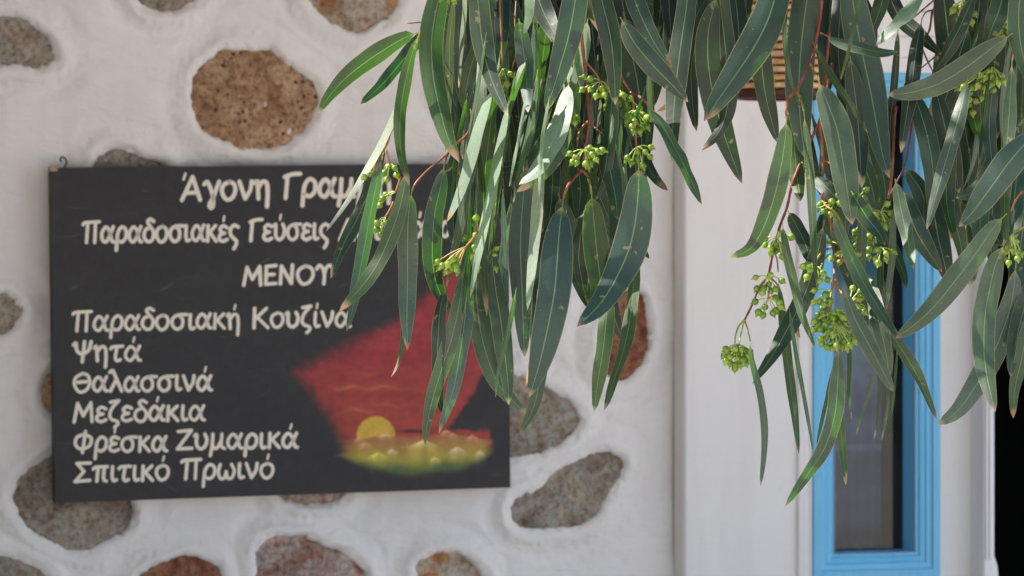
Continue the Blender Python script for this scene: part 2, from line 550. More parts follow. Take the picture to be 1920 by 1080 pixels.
# smooth wall with the window, standing 45 mm proud of the stone-set wall
PW = .060
ws = {k: v for k, v in zip("LRTB", (1520, 1760, 135, 1085))}
uL, uR = U(ws["L"], PW), U(ws["R"], PW)
zT = L(1640, ws["T"], PW).z; zB = L(1640, ws["B"], PW).z
us, ue = U(1289, PW), U(1822, PW)
bm = bmesh.new()
def quad(bm, *p):
    bm.faces.new([bm.verts.new(q) for q in p])
hs = [us, uL, uR, ue]; vsz = [0, zB, zT, TOP]
grid = {(i, j): bm.verts.new((hs[i], -PW, vsz[j])) for i in range(4) for j in range(4)}
for i in range(3):
    for j in range(3):
        if (i, j) == (1, 1): continue
        bm.faces.new([grid[i, j], grid[i + 1, j], grid[i + 1, j + 1], grid[i, j + 1]])
# rounded return at the left edge
prof = [(us, -PW), (us - .004, -PW + .0012), (us - .0065, -PW + .004), (us - .008, -PW + .009), (us - .008, .0)]
col_v = [[grid[0, j] for j in range(4)]] + [[bm.verts.new((x, y, z)) for z in vsz] for x, y in prof[1:]]
for a, b in zip(col_v[:-1], col_v[1:]):
    for j in range(3):
        bm.faces.new([b[j], a[j], a[j + 1], b[j + 1]])
# reveals of the opening
for (a, b) in (((uL, zB), (uL, zT)), ((uL, zT), (uR, zT)), ((uR, zT), (uR, zB)), ((uR, zB), (uL, zB))):
    quad(bm, (a[0], -PW, a[1]), (b[0], -PW, b[1]), (b[0], .12, b[1]), (a[0], .12, a[1]))
sw = link("smooth_wall", bm_mesh("smooth_wall", bm), M_SMOOTH, bld)
for p_ in sw.data.polygons: p_.use_smooth = False

# mitred ring builder: profile = [(inset, out)] swept round a rectangle
def ring(name, rect, profile, mat_, parent, sides=(0, 1, 2, 3)):
    l, r, b, tt = rect
    objs = []
    def corners(ins):
        return [(l + ins, b + ins), (r - ins, b + ins), (r - ins, tt - ins), (l + ins, tt - ins)]
    for s in sides:
        bm = bmesh.new()
        rows = []
        for ins, out in profile:
            c = corners(ins)
            p, q = c[s], c[(s + 1) % 4]
            rows.append([bm.verts.new((p[0], -out, p[1])), bm.verts.new((q[0], -out, q[1]))])
        for a, b2 in zip(rows[:-1], rows[1:]):
            bm.faces.new([a[0], a[1], b2[1], b2[0]])
        o = link(name, bm_mesh(name, bm), mat_, parent)
        objs.append(o)
    return objs

win = empty("window", None, bld)
sur_prof = [(-.034, PW), (-.033, PW + .006), (-.030, PW + .009), (-.015, PW + .0095), (-.012, PW + .006), (-.008, PW + .005), (-.004, PW + .007), (.002, PW + .007), (.003, PW - .02)]
ring("window_surround", (uL, uR, zB, zT), sur_prof, M_TRIMW, win, (0, 2, 3))
k = 1.0
fp = [(.0, PW - .02), (.001, PW + .010), (.003, PW + .013), (.019, PW + .0135), (.021, PW + .009), (.024, PW + .0075), (.033, PW + .0075),
      (.036, PW + .004), (.040, PW + .005), (.046, PW + .0035), (.050, PW - .001), (.056, PW - .002), (.0575, PW - .006), (.0585, PW - .064)]
ring("frame", (uL, uR, zB, zT), fp, M_BLUE, win)
ring("seal", (uL, uR, zB, zT), [(.0555, PW - .0045), (.0556, PW + .0005), (.0572, PW + .0005), (.0573, PW - .006)], M_SEAL, win)
gi = .0580
bm = bmesh.new(); box(bm, uL + gi, uR - gi, -PW + .0585, -PW + .0625, zB + gi, zT - gi)
link("pane", bm_mesh("pane", bm), M_GLASS, win)
# added sheet behind the pane, reflections put into its colours
cu0, cu1 = uL + .03, U(1656, PW - .09)
NXc, NZc = 60, 160
vs, cs, fs = [], [], []
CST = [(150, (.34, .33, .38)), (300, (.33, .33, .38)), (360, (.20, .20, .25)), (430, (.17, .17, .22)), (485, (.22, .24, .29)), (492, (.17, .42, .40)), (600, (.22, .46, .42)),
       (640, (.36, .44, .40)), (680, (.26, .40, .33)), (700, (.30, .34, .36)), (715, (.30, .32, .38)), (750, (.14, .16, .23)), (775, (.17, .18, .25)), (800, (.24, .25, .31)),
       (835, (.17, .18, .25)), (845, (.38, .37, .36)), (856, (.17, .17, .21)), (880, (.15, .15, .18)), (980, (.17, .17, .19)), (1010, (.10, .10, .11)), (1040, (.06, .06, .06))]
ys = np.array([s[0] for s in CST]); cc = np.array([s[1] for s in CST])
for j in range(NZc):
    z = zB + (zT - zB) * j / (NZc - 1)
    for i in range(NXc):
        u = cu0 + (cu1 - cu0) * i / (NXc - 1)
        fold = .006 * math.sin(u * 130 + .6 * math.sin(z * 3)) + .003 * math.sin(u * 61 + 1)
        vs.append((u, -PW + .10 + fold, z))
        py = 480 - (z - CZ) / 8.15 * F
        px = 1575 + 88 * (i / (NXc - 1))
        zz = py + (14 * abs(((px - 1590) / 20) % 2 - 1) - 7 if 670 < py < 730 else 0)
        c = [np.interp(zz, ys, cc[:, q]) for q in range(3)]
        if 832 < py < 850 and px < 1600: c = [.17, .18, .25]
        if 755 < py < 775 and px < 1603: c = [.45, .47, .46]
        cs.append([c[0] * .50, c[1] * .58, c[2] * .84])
for j in range(NZc - 1):
    for i in range(NXc - 1):
        a = j * NXc + i
        fs.append((a, a + 1, a + NXc + 1, a + NXc))
me = mesh("reflection_sheet", vs, fs, True); set_cols(me, cs)
cur = link("reflection_sheet", me, M_REFLECTION)
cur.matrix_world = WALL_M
tag(cur, "blue grey sheet with reflections painted on, added behind the narrow blue window", "reflection_sheet")

# cornice over the window
bm = bmesh.new()
zc = L(1700, 68, PW + .03).z
box(bm, U(1600, PW), ue + .05, -PW - .028, -PW + .01, zc, zc + .055, .006)
box(bm, U(1600, PW), ue + .05, -PW - .016, -PW + .01, zc + .0555, zc + .4, .004)
link("cornice", bm_mesh("cornice", bm), M_TRIMW, bld)

# door opening: projecting trim, reveal, dark room
uj0, uj1 = U(1842, .12), U(1864, .12)
zj = L(1860, 1050, .12).z
bm = bmesh.new(); box(bm, uj0, uj1, -.125, .25, 0, TOP, .006)
box(bm, uj0 + .004, uj0 + .009, -.130, -.12, zj + .001, TOP - .01, .0015)
box(bm, uj0 + .013, uj0 + .018, -.130, -.12, zj + .001, TOP - .01, .0015)
link("door_jamb", bm_mesh("door_jamb", bm), M_TRIMW, bld)
jb = [(uj1 - .002, zj + .014), (uj1 + .003, zj + .004), (uj1 + .009, zj - .014), (uj1 + .0105, zj - .03), (uj1 + .0105, 0), (uj1 - .002, 0)]
vs = [(x, y, z) for y in (-.118, .2) for x, z in jb]
fs = [tuple(range(6)), tuple(range(11, 5, -1))] + [(i, i + 6, (i + 1) % 6 + 6, (i + 1) % 6) for i in range(6)]
link("jamb_base", mesh("jamb_base", vs, fs), M_TRIMW, bld)
bm = bmesh.new(); box(bm, uj1 + .001, uj1 + 1.05, -.11, .20, 2.45, TOP, .006)
link("door_lintel", bm_mesh("door_lintel", bm), M_TRIMW, bld)
bm = bmesh.new(); box(bm, uj1 + 1.051, uj1 + 4.0, -.045, .20, 0, TOP, .006)
link("far_wall", bm_mesh("far_wall", bm), M_SMOOTH, bld)
bm = bmesh.new(); 
for q in ([(-1, .26, .02), (5.3, .26, .02), (5.3, 4, .02), (-1, 4, .02)], [(-1, 4, 0), (5.3, 4, 0), (5.3, 4, TOP), (-1, 4, TOP)],
          [(-1, .13, 0), (-1, 4, 0), (-1, 4, TOP), (-1, .13, TOP)], [(5.3, .2, 0), (5.3, 4, 0), (5.3, 4, TOP), (5.3, .2, TOP)],
          [(-1, .05, TOP - .01), (5.3, .05, TOP - .01), (5.3, 4, TOP - .01), (-1, 4, TOP - .01)]):
    quad(bm, *q)
link("room", bm_mesh("room", bm), M_DARK, bld)
bm = bmesh.new(); box(bm, -3.0, -2.75, -3.4, -.001, 0, TOP - .52, .02)  # added wall, out of view, darkens the left-facing returns
link("shade_wall", bm_mesh("shade_wall", bm), ST_GREY, bld)
# flat roof slab and veranda roof over the wall (above the picture)
bm = bmesh.new(); box(bm, LEFT, 6.0, .02, 4.2, TOP + .005, TOP + .3, .01)
link("roof", bm_mesh("roof", bm), M_SMOOTH, bld)
bm = bmesh.new(); box(bm, LEFT, 6.0, -2.3, .0, TOP - .35, TOP - .25, .01)
for i in range(9):
    x = LEFT + .6 + i * 1.45
    box(bm, x, x + .1, -2.3, -.05, TOP - .51, TOP - .352, .006)
link("veranda_roof", bm_mesh("veranda_roof", bm), M_SMOOTH, bld)

# ------------------------------------------------------------------ sign
sign = empty("menu_sign", WALL_M)
tag(sign, "black painted menu board with cream Greek lettering and a red sunset, on the stone-set wall", "sign")
SW = .062
C = [(96, 314), (950, 306), (957, 914), (104, 943)]      # TL TR BR BL
def bil(a, b):
    x = (C[0][0] * (1 - a) + C[1][0] * a) * (1 - b) + (C[3][0] * (1 - a) + C[2][0] * a) * b
    y = (C[0][1] * (1 - a) + C[1][1] * a) * (1 - b) + (C[3][1] * (1 - a) + C[2][1] * a) * b
    return x, y
NA, NB = 430, 305
A, B = np.meshgrid(np.linspace(0, 1, NA), np.linspace(0, 1, NB))
PX = (C[0][0] * (1 - A) + C[1][0] * A) * (1 - B) + (C[3][0] * (1 - A) + C[2][0] * A) * B
PY = (C[0][1] * (1 - A) + C[1][1] * A) * (1 - B) + (C[3][1] * (1 - A) + C[2][1] * A) * B
base = np.array([.034, .032, .034])
img = np.ones(PX.shape + (3,)) * base
img *= (1 + .12 * fbm(PX / 70, PY / 40, 3, 2))[..., None]
def lay(img, a, c):
    a = np.clip(a, 0, 1)[..., None]
    return img * (1 - a) + np.array(c) * a if np.ndim(c) == 1 else img * (1 - a) + c * a
sm = lambda x: np.clip(x, 0, 1) ** 2 * (3 - 2 * np.clip(x, 0, 1))
red = np.array([(560, 700), (620, 668), (690, 632), (745, 605), (790, 565), (835, 515), (862, 505), (885, 545), (905, 560), (912, 640), (908, 690), (880, 745), (850, 790), (835, 806), (918, 808), (920, 835), (660, 840), (645, 822), (620, 778), (592, 735)], float)
dr = sdist(PX + 5 * fbm(PX / 12, PY / 9, 2, 4), PY + 5 * fbm(PX / 12, PY / 9, 2, 6), red)
soft = np.where((PX > 830) & (PY > 680), 4, np.where(PX < 700, 22, 17))
redc = (np.array([.33, .040, .045]) + np.array([.05, .018, .0]) * sm((PY - 640) / 160)[..., None]) * (1 + .26 * fbm(PX / 45, PY / 13, 4, 12))[..., None]
img = lay(img, sm(.5 - dr / (2 * soft)), redc)
for (x, y, s, a_) in ((650, 727, 24, .5), (712, 727, 30, .4), (672, 770, 22, .5), (740, 760, 40, .2), (690, 700, 50, .15)):
    img = lay(img, a_ * np.exp(-((PX - x) / s) ** 2 - ((PY - y - 3 * np.sin(PX / 9)) / 3.2) ** 2), (.60, .25, .09))
img = lay(img, sm(1.2 - (np.hypot((PX - 775) / 36, (PY - 809) / 6)) * 1.0 + 0) * .9 * (PY < 813), base * .8)
rs = np.hypot(PX - 705, PY - 817)
img = lay(img, sm((36 - rs) / 4 + .5), np.array([.70, .43, .06]) * (1 + .12 * fbm(PX / 14, PY / 9, 2, 9))[..., None])
# sea
surf = 823 - 5 * np.exp(-((PX - 735) / 40) ** 2) - 9 * np.exp(-((PX - 835) / 50) ** 2) + 3 * fbm(PX / 22, PX * 0, 2, 40)
dep = (PY - surf)
envx = sm((PX - 628 - 10 * fbm(PX / 30, PY / 9, 2, 71)) / 52 - np.clip(dep - 34, 0, 60) / 26) * sm((930 - PX) / 30 - np.clip(dep - 26, 0, 60) / 24)
yy = np.array([0, 14, 30, 46, 60, 84]); 
sc_ = np.array([(.40, .13, .06), (.42, .20, .07), (.44, .28, .06), (.38, .33, .05), (.12, .16, .05), (.043, .045, .042)])
bow = 24 * ((PX - 765) / 150) ** 2 + 6 * fbm(PX / 26, PY / 12, 2, 61)
dd_ = dep + bow * .6
seac = np.stack([np.interp(dd_, yy, sc_[:, q]) for q in range(3)], -1)
img = lay(img, sm(dep / 5 + .5) * envx * sm((84 - dd_) / 20), seac)
for (x, y, wd, ht, c_) in ((723, 813, 20, 9, (.75, .55, .25)), (735, 842, 13, 9, (.80, .62, .40)), (709, 848, 26, 14, (.72, .62, .12)), (795, 824, 38, 20, (.74, .62, .18)),
                          (858, 837, 22, 14, (.74, .58, .36)), (837, 806, 16, 9, (.72, .38, .22)), (850, 812, 12, 8, (.7, .34, .22)), (886, 815, 16, 11, (.72, .34, .22)), (900, 845, 13, 10, (.72, .62, .40)), (816, 857, 15, 9, (.68, .58, .20)),
                          (674, 820, 14, 8, (.66, .36, .14)), (685, 830, 17, 8, (.66, .40, .20))):
    tri = sm(1.25 * (1 - np.abs(PX - x) / (wd * .95)))
    top = y + ht * .8 * (np.abs(PX - x) / wd) ** .9
    a_ = sm((PY - top) / 2.5 + .5) * np.exp(-np.clip(PY - top, 0, 99) / (ht * .55)) * tri * (np.where(PX < x, 1, .65))
    img = lay(img, a_ * 1.15, np.minimum(np.array(c_) * 1.25, .95))
img = lay(img, .22 * sm(1 - np.abs(PY - 890) / 5) * sm(1 - np.abs(PX - 930) / 20), (.3, .08, .06))
scf = fbm(PX / 9, PY / 5, 3, 301) * fbm(PX / 90, PY / 70, 2, 302)
img *= (1 + .5 * np.clip(scf, 0, 1))[..., None]
for q_ in range(26):
    x_, y_, a_ = rng.uniform(110, 940), rng.uniform(320, 930), rng.uniform(-.6, .6)
    t1 = (PX - x_) * math.cos(a_) + (PY - y_) * math.sin(a_); t2 = -(PX - x_) * math.sin(a_) + (PY - y_) * math.cos(a_) + .004 * t1 ** 2
    img = lay(img, rng.uniform(.12, .4) * np.exp(-(t1 / rng.uniform(4, 22)) ** 2 - (t2 / 1.3) ** 2), (.20, .19, .18))
vs = [L(x, y, SW) for x, y in zip(PX.ravel(), PY.ravel())]
idx = np.arange(NA * NB).reshape(NB, NA)
fs = np.stack([idx[:-1, :-1], idx[1:, :-1], idx[1:, 1:], idx[:-1, 1:]], -1).reshape(-1, 4).tolist()
me = mesh("board_face", vs, fs); set_cols(me, img.reshape(-1, 3))
link("painted_face", me, M_BOARD, sign)
fc = [L(x, y, SW - .0004) for x, y in C]
bk = [v + Vector((0, .032, 0)) for v in fc]
me = mesh("board", fc + bk, [(0, 1, 5, 4), (1, 2, 6, 5), (2, 3, 7, 6), (3, 0, 4, 7), (4, 5, 6, 7)])
link("board", me, M_BOARDEDGE, sign)
# chipped raw corner
bm = bmesh.new()
c0 = L(97, 316, SW)
box(bm, c0.x - .004, c0.x + .012, c0.y - .002, c0.y + .02, c0.z - .006, c0.z + .004, .002)
M_RAW = paint_mat("raw_wood", (.42, .30, .20), .8)
link("chipped_corner", bm_mesh("chipped_corner", bm), M_RAW, sign)

G = {
 'α': (.98, [[(.88, 1.0), (.62, .42), (.34, .01), (.07, .2), (.06, .62), (.34, .98), (.6, .72), (.78, .08), (.93, .02)]]),
 'γ': (.85, [[(0, .86), (.17, 1), (.36, .6), (.5, .08), (.48, -.4), (.36, -.5), (.3, -.28), (.5, .12), (.84, 1.0)]]),
 'δ': (.80, [[(.74, 1.3), (.5, 1.45), (.3, 1.3), (.42, 1.05), (.72, .6), (.62, .1), (.3, 0), (.04, .3), (.12, .72), (.42, .9)]]),
 'ε': (.68, [[(.6, .88), (.32, 1), (.1, .8), (.2, .58), (.42, .53)], [(.42, .53), (.1, .42), (.04, .15), (.3, 0), (.6, .12)]]),
 'ζ': (.70, [[(.1, 1.32), (.62, 1.42)], [(.62, 1.42), (.2, .9), (.06, .4), (.2, .12), (.5, 0), (.56, -.2), (.36, -.42)]]),
 'η': (.88, [[(0, .88), (.12, 1), (.18, 0)], [(.16, .6), (.4, .95), (.64, .88), (.70, .3), (.66, -.45)]]),
 'ι': (.42, [[(.12, 1), (.09, .3), (.18, .02), (.36, .08)]]),
 'κ': (.80, [[(.12, 1), (.08, 0)], [(.66, 1), (.14, .46)], [(.26, .55), (.70, 0)]]),
 'λ': (.86, [[(.02, 1.3), (.2, 1.42), (.38, 1.0), (.78, 0)], [(.44, .82), (.05, 0)]]),
 'μ': (.98, [[(.18, 1), (.14, .3), (.02, -.48)], [(.13, .35), (.24, .04), (.46, .08), (.68, .5)], [(.74, 1), (.70, .2), (.90, 0)]]),
 'ν': (.80, [[(.02, 1), (.34, .02)], [(.34, .02), (.62, .5), (.70, 1)]]),
 'ο': (.90, [[(.44, 1), (.12, .8), (.05, .4), (.30, .0), (.62, .1), (.79, .5), (.70, .88), (.44, 1)]]),
 'π': (.98, [[(0, .84), (.15, .97), (.88, 1)], [(.30, .95), (.22, 0)], [(.68, .97), (.64, .15), (.80, 0)]]),
 'ρ': (.84, [[(.02, -.5), (.08, .2), (.17, .7), (.44, 1), (.72, .8), (.70, .3), (.42, .02), (.12, .15)]]),
 'σ': (1.0, [[(.98, 1.0), (.45, .98), (.1, .75), (.06, .3), (.35, 0), (.68, .2), (.72, .65), (.52, .95)]]),
 'ς': (.74, [[(.64, .88), (.36, 1), (.08, .75), (.08, .4), (.3, .15), (.5, -.02), (.48, -.25), (.32, -.52)]]),
 'τ': (.76, [[(0, .84), (.15, .97), (.72, 1)], [(.38, .97), (.28, .2), (.40, 0), (.58, .08)]]),
 'υ': (.86, [[(0, .9), (.13, 1), (.12, .3), (.36, 0), (.66, .2), (.76, .65), (.64, 1)]]),
 'ω': (1.14, [[(.15, 1), (.03, .5), (.14, .05), (.40, .06), (.52, .5)], [(.52, .5), (.62, .05), (.88, .08), (1.02, .55), (.86, 1)]]),
 'Α': (1.15, [[(0, 0), (.6, 1.3)], [(.6, 1.3), (1.02, .0)], [(.2, .40), (.88, .42)]]),
 'Γ': (.92, [[(.22, 1.28), (.1, 0)], [(.06, 1.2), (.5, 1.34), (.92, 1.36)]]),
 'Ε': (.88, [[(.12, 1.28), (.08, 0)], [(.12, 1.28), (.74, 1.34)], [(.1, .68), (.62, .7)], [(.08, 0), (.74, .05)]]),
 'Ζ': (1.0, [[(.08, 1.22), (.9, 1.3)], [(.9, 1.3), (.02, .02)], [(.02, .02), (.92, .05)]]),
 'Θ': (1.15, [[(.6, 1.3), (.14, 1.0), (.06, .5), (.36, .02), (.8, .12), (1.04, .6), (.94, 1.12), (.6, 1.3)], [(.28, .68), (.82, .72)]]),
 'Κ': (1.05, [[(.12, 1.35), (.08, 0)], [(.88, 1.35), (.16, .62)], [(.3, .72), (.98, 0)]]),
 'Μ': (1.26, [[(0, 0), (.22, 1.28)], [(.22, 1.28), (.56, .42)], [(.56, .42), (1.04, 1.32)], [(1.04, 1.32), (1.10, 0)]]),
 'Ν': (1.02, [[(.05, 0), (.12, 1.28)], [(.12, 1.28), (.76, .02)], [(.76, .02), (.84, 1.34)]]),
 'Ο': (1.2, [[(.58, 1.3), (.16, 1.02), (.06, .55), (.34, .02), (.78, .1), (1.06, .6), (.96, 1.1), (.58, 1.3)]]),
 'Π': (1.22, [[(0, 1.16), (.14, 1.28), (1.18, 1.34)], [(.34, 1.25), (.24, 0)], [(.90, 1.3), (.84, 0)]]),
 'Σ': (1.06, [[(.98, 1.3), (.14, 1.28)], [(.14, 1.28), (.58, .72)], [(.58, .72), (.02, .02)], [(.02, .02), (.94, .1)]]),
 'Υ': (1.05, [[(0, 1.08), (.18, 1.32), (.4, 1.1), (.5, .6), (.46, 0)], [(.49, .6), (.6, 1.08), (.85, 1.33), (1.02, 1.12)]]),
 'Φ': (1.2, [[(.70, 1.4), (.50, -.06)], [(.6, 1.2), (.14, 1.0), (.06, .5), (.4, .2), (.95, .4), (1.06, .95), (.6, 1.2)]]),
 'Ψ': (1.15, [[(0, 1.12), (.14, 1.28), (.2, .75), (.5, .5), (.9, .75), (1.06, 1.34)], [(.66, 1.35), (.52, -.05)]]),
}
ACC = {'ά': 'α', 'έ': 'ε', 'ή': 'η', 'ί': 'ι', 'ό': 'ο', 'ύ': 'υ', 'Ά': 'Α'}

def stroke_ribbon(vs, fs, pts, wd, zoff):
    """flat brush stroke with round ends, in picture pixels mapped to the board plane"""
    n = len(pts)
    P = np.array(pts)
    T = np.gradient(P, axis=0)
    T /= (np.linalg.norm(T, axis=1)[:, None] + 1e-9)
    N = np.stack([-T[:, 1], T[:, 0]], 1)
    b0 = len(vs)
    left = P + N * wd / 2; right = P - N * wd / 2
    poly = []
    for i in range(n):
        vs.append(L(*left[i], zoff)); vs.append(L(*right[i], zoff))
    for i in range(n - 1):
        a = b0 + 2 * i
        fs.append((a, a + 1, a + 3, a + 2))
    for (c, tdir, nn, sgn) in ((P[0], T[0], N[0], -1), (P[-1], T[-1], N[-1], 1)):
        b = len(vs)
        for k_ in range(8):
            an = math.pi * k_ / 7 - math.pi / 2
            q = c + sgn * tdir * math.cos(an) * wd / 2 + nn * math.sin(an) * wd / 2
            vs.append(L(*q, zoff))
        fs.append(tuple(range(b, b + 8)))

def write(text, x0, x1, yb0, yb1, xh, wd):
    adv = 0
    seq = []
    for ch in text:
        if ch == ' ':
            adv += .62; continue
        b = ACC.get(ch, ch)
        wch, strokes = G[b]
        seq.append((adv, b, ch in ACC, strokes, wch))
        adv += wch + .10
    sx = (x1 - x0) / (adv - .1)
    vs, fs = [], []
    zi = 0
    for (a, b, acc, strokes, wch) in seq:
        jit = random.uniform(-.03, .03)
        def M(p):
            x = x0 + (a + p[0]) * sx
            y = yb0 + (yb1 - yb0) * (x - x0) / (x1 - x0) - (p[1] + jit) * xh
            return (x, y)
        for s in strokes:
            q = catmull([M(p) for p in s], max(6, len(s) * 5) if len(s) > 2 else 4)
            zi += 1
            stroke_ribbon(vs, fs, q, wd * random.uniform(.94, 1.06), SW + .0005 + zi * .00002)
        if acc:
            zi += 1
            if b in 'Α':
                s = [(.20, 1.50), (.10, 1.18)]
            else:
                s = [(wch * .58, 1.62), (wch * .50, 1.30)]
            stroke_ribbon(vs, fs, catmull([M(p) for p in s], 3), wd * .62, SW + .0005 + zi * .00002)
    me = mesh("lettering", vs, fs)
    o = link("lettering", me, M_LETTER, sign)
    return o
write("Άγονη Γραμμή", 341, 736, 375, 366, 33, 8.0)
write("Παραδοσιακές Γεύσεις", 156, 619, 455, 449, 29, 6.7)
write("Αστυπάλαιας", 637, 916, 449, 443, 29, 6.7)
write("ΜΕΝΟΥ", 457, 624, 534, 531, 26, 6.7)
write("Παραδοσιακή", 137, 452, 620, 615, 27, 6.4)
write("Κουζίνα", 474, 658, 614, 612, 27, 6.4)
write("Ψητά", 138, 265, 678, 675, 27, 6.4)
write("Θαλασσινά", 138, 398, 735, 731, 27, 6.4)
write("Μεζεδάκια", 139, 385, 792, 787, 27, 6.4)
write("Φρέσκα", 140, 314, 848, 845, 27, 6.4)
write("Ζυμαρικά", 332, 559, 842, 839, 27, 6.4)
write("Σπιτικό", 140, 319, 903, 900, 27, 6.4)
write("Πρωινό", 341, 515, 898, 896, 27, 6.4)

# hooks that hold the board: bent wire in the wall
def hook(px, py, flip, label):
    pts = [(0, 22, .03), (1, 10, .035), (5, 0, .045), (8, -10, .055), (4, -19, .06), (-3, -21, .06), (-6, -15, .06), (-2, -11, .058)]
    pts = [L(px + flip * a * .85, py + 4 + b * .82, c) for a, b, c in pts]
    q = [Vector(v) for v in catmull([tuple(p) for p in pts], 26)]
    vs, fs = [], []
    tube(vs, fs, q, [.0022] * len(q), 8)
    o = link("wire_hook", mesh("wire_hook", vs, fs, True), M_WIRE)
    o.matrix_world = WALL_M
    tag(o, label, "hook", "wire hooks holding the menu board")
hook(118, 308, 1, "rusty curled wire hook above the left end of the black menu board")
hook(901, 306, -1, "rusty curled wire hook above the right end of the menu board, half behind leaves")

# ------------------------------------------------------------------ wicker lamp
LC = at(1462, 180, 7.25)
lamp = empty("wicker_lamp", Matrix.Translation((LC.x, LC.y, LC.z)))
tag(lamp, "brown wicker cane lampshade hanging in front of the wall, half hidden by leaves", "lamp")
pxm = 7.25 / F
def lamp_r(z):            # radius at height above the rim
    h = z / pxm
    return pxm * (82 + 44 * (1 - math.exp(-h / 95.0))) if h < 230 else pxm * (122 - (h - 230) * .55)
def torus(r, rt, z, n=48, m_=7, sq=1.0, jit=0):
    vs, fs = [], []
    for i in range(n):
        a = 2 * math.pi * i / n
        rr_ = r + jit * math.sin(a * 16)
        for j in range(m_):
            b = 2 * math.pi * j / m_
            vs.append(((rr_ + rt * math.cos(b)) * math.cos(a), (rr_ + rt * math.cos(b)) * math.sin(a), z + rt * sq * math.sin(b)))
    for i in range(n):
        for j in range(m_):
            fs.append((i * m_ + j, ((i + 1) % n) * m_ + j, ((i + 1) % n) * m_ + (j + 1) % m_, i * m_ + (j + 1) % m_))
    return vs, fs
def lamp_ring(name, r, rt, z, c, sq=1.0, jit=0):
    vs, fs = torus(r, rt, z, sq=sq, jit=jit)
    me = mesh(name, vs, fs, True)
    set_cols(me, [tuple(x * random.uniform(.75, 1.2) for x in c) for v in vs])
    return link(name, me, M_CANEM, lamp)
lamp_ring("rim", lamp_r(0), .0085, .004, (.085, .028, .022), 1.3)
zz = .018
i = 0
while zz < .40:
    c = (.74, .45, .22) if i % 2 == 0 else (.60, .34, .15)
    lamp_ring("cane", lamp_r(zz), .0046, zz, c, 1.25, .0022 * (1 if i % 2 else -1))
    zz += .0148; i += 1
    if i == 12:
        lamp_ring("dark_band", lamp_r(zz), .0075, zz + .002, (.10, .035, .025), 1.2); zz += .02
for k_ in range(18):
    a = 2 * math.pi * k_ / 18
    pts = [Vector(((lamp_r(z) - .004) * math.cos(a), (lamp_r(z) - .004) * math.sin(a), z)) for z in np.linspace(0, .41, 14)]
    vs, fs, cs = [], [], []
    tube(vs, fs, pts, [.005] * 14, 5, cs, lambda t_: (.16, .075, .035))
    me = mesh("rib", vs, fs, True); set_cols(me, cs)
    link("rib", me, M_CANEM, lamp)
# woven lining just inside
vs, fs = [], []
for z in np.linspace(0, .41, 16):
    for i in range(40):
        a = 2 * math.pi * i / 40
        r_ = lamp_r(z) - .011
        vs.append((r_ * math.cos(a), r_ * math.sin(a), z))
for j in range(15):
    for i in range(40):
        fs.append((j * 40 + i, j * 40 + (i + 1) % 40, (j + 1) * 40 + (i + 1) % 40, (j + 1) * 40 + i))
me = mesh("lining", vs, fs, True); set_cols(me, [(.09, .04, .02)] * len(vs))
link("lining", me, M_CANEM, lamp)
vs, fs = [], []
tube(vs, fs, [Vector((0, 0, .39)), Vector((0, 0, .9)), Vector((0, 0, TOP - .52 - LC.z))], [.004] * 3, 6)
link("cord", mesh("cord", vs, fs, True), M_DARK, lamp)

# ------------------------------------------------------------------ eucalyptus
tree = empty("eucalyptus_tree", Matrix.Translation((1.75, 4.7, 0)))
tag(tree, "eucalyptus tree with long drooping blue green leaves and green bud clusters hanging before the wall", "tree")
TREE_INV = tree.matrix_world.inverted()
tree_off = Vector((1.75, 4.7, 0))

TONES = {  # leaf colours, with sun highlights and shade of the gaps partly mixed in
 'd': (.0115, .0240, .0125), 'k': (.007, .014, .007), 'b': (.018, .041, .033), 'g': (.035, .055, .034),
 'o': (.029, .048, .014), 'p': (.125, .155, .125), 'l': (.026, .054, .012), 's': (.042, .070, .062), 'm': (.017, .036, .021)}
DEPTH = {0: 3.98, 1: 4.08, 2: 4.17, 3: 4.27, 4: 4.42}

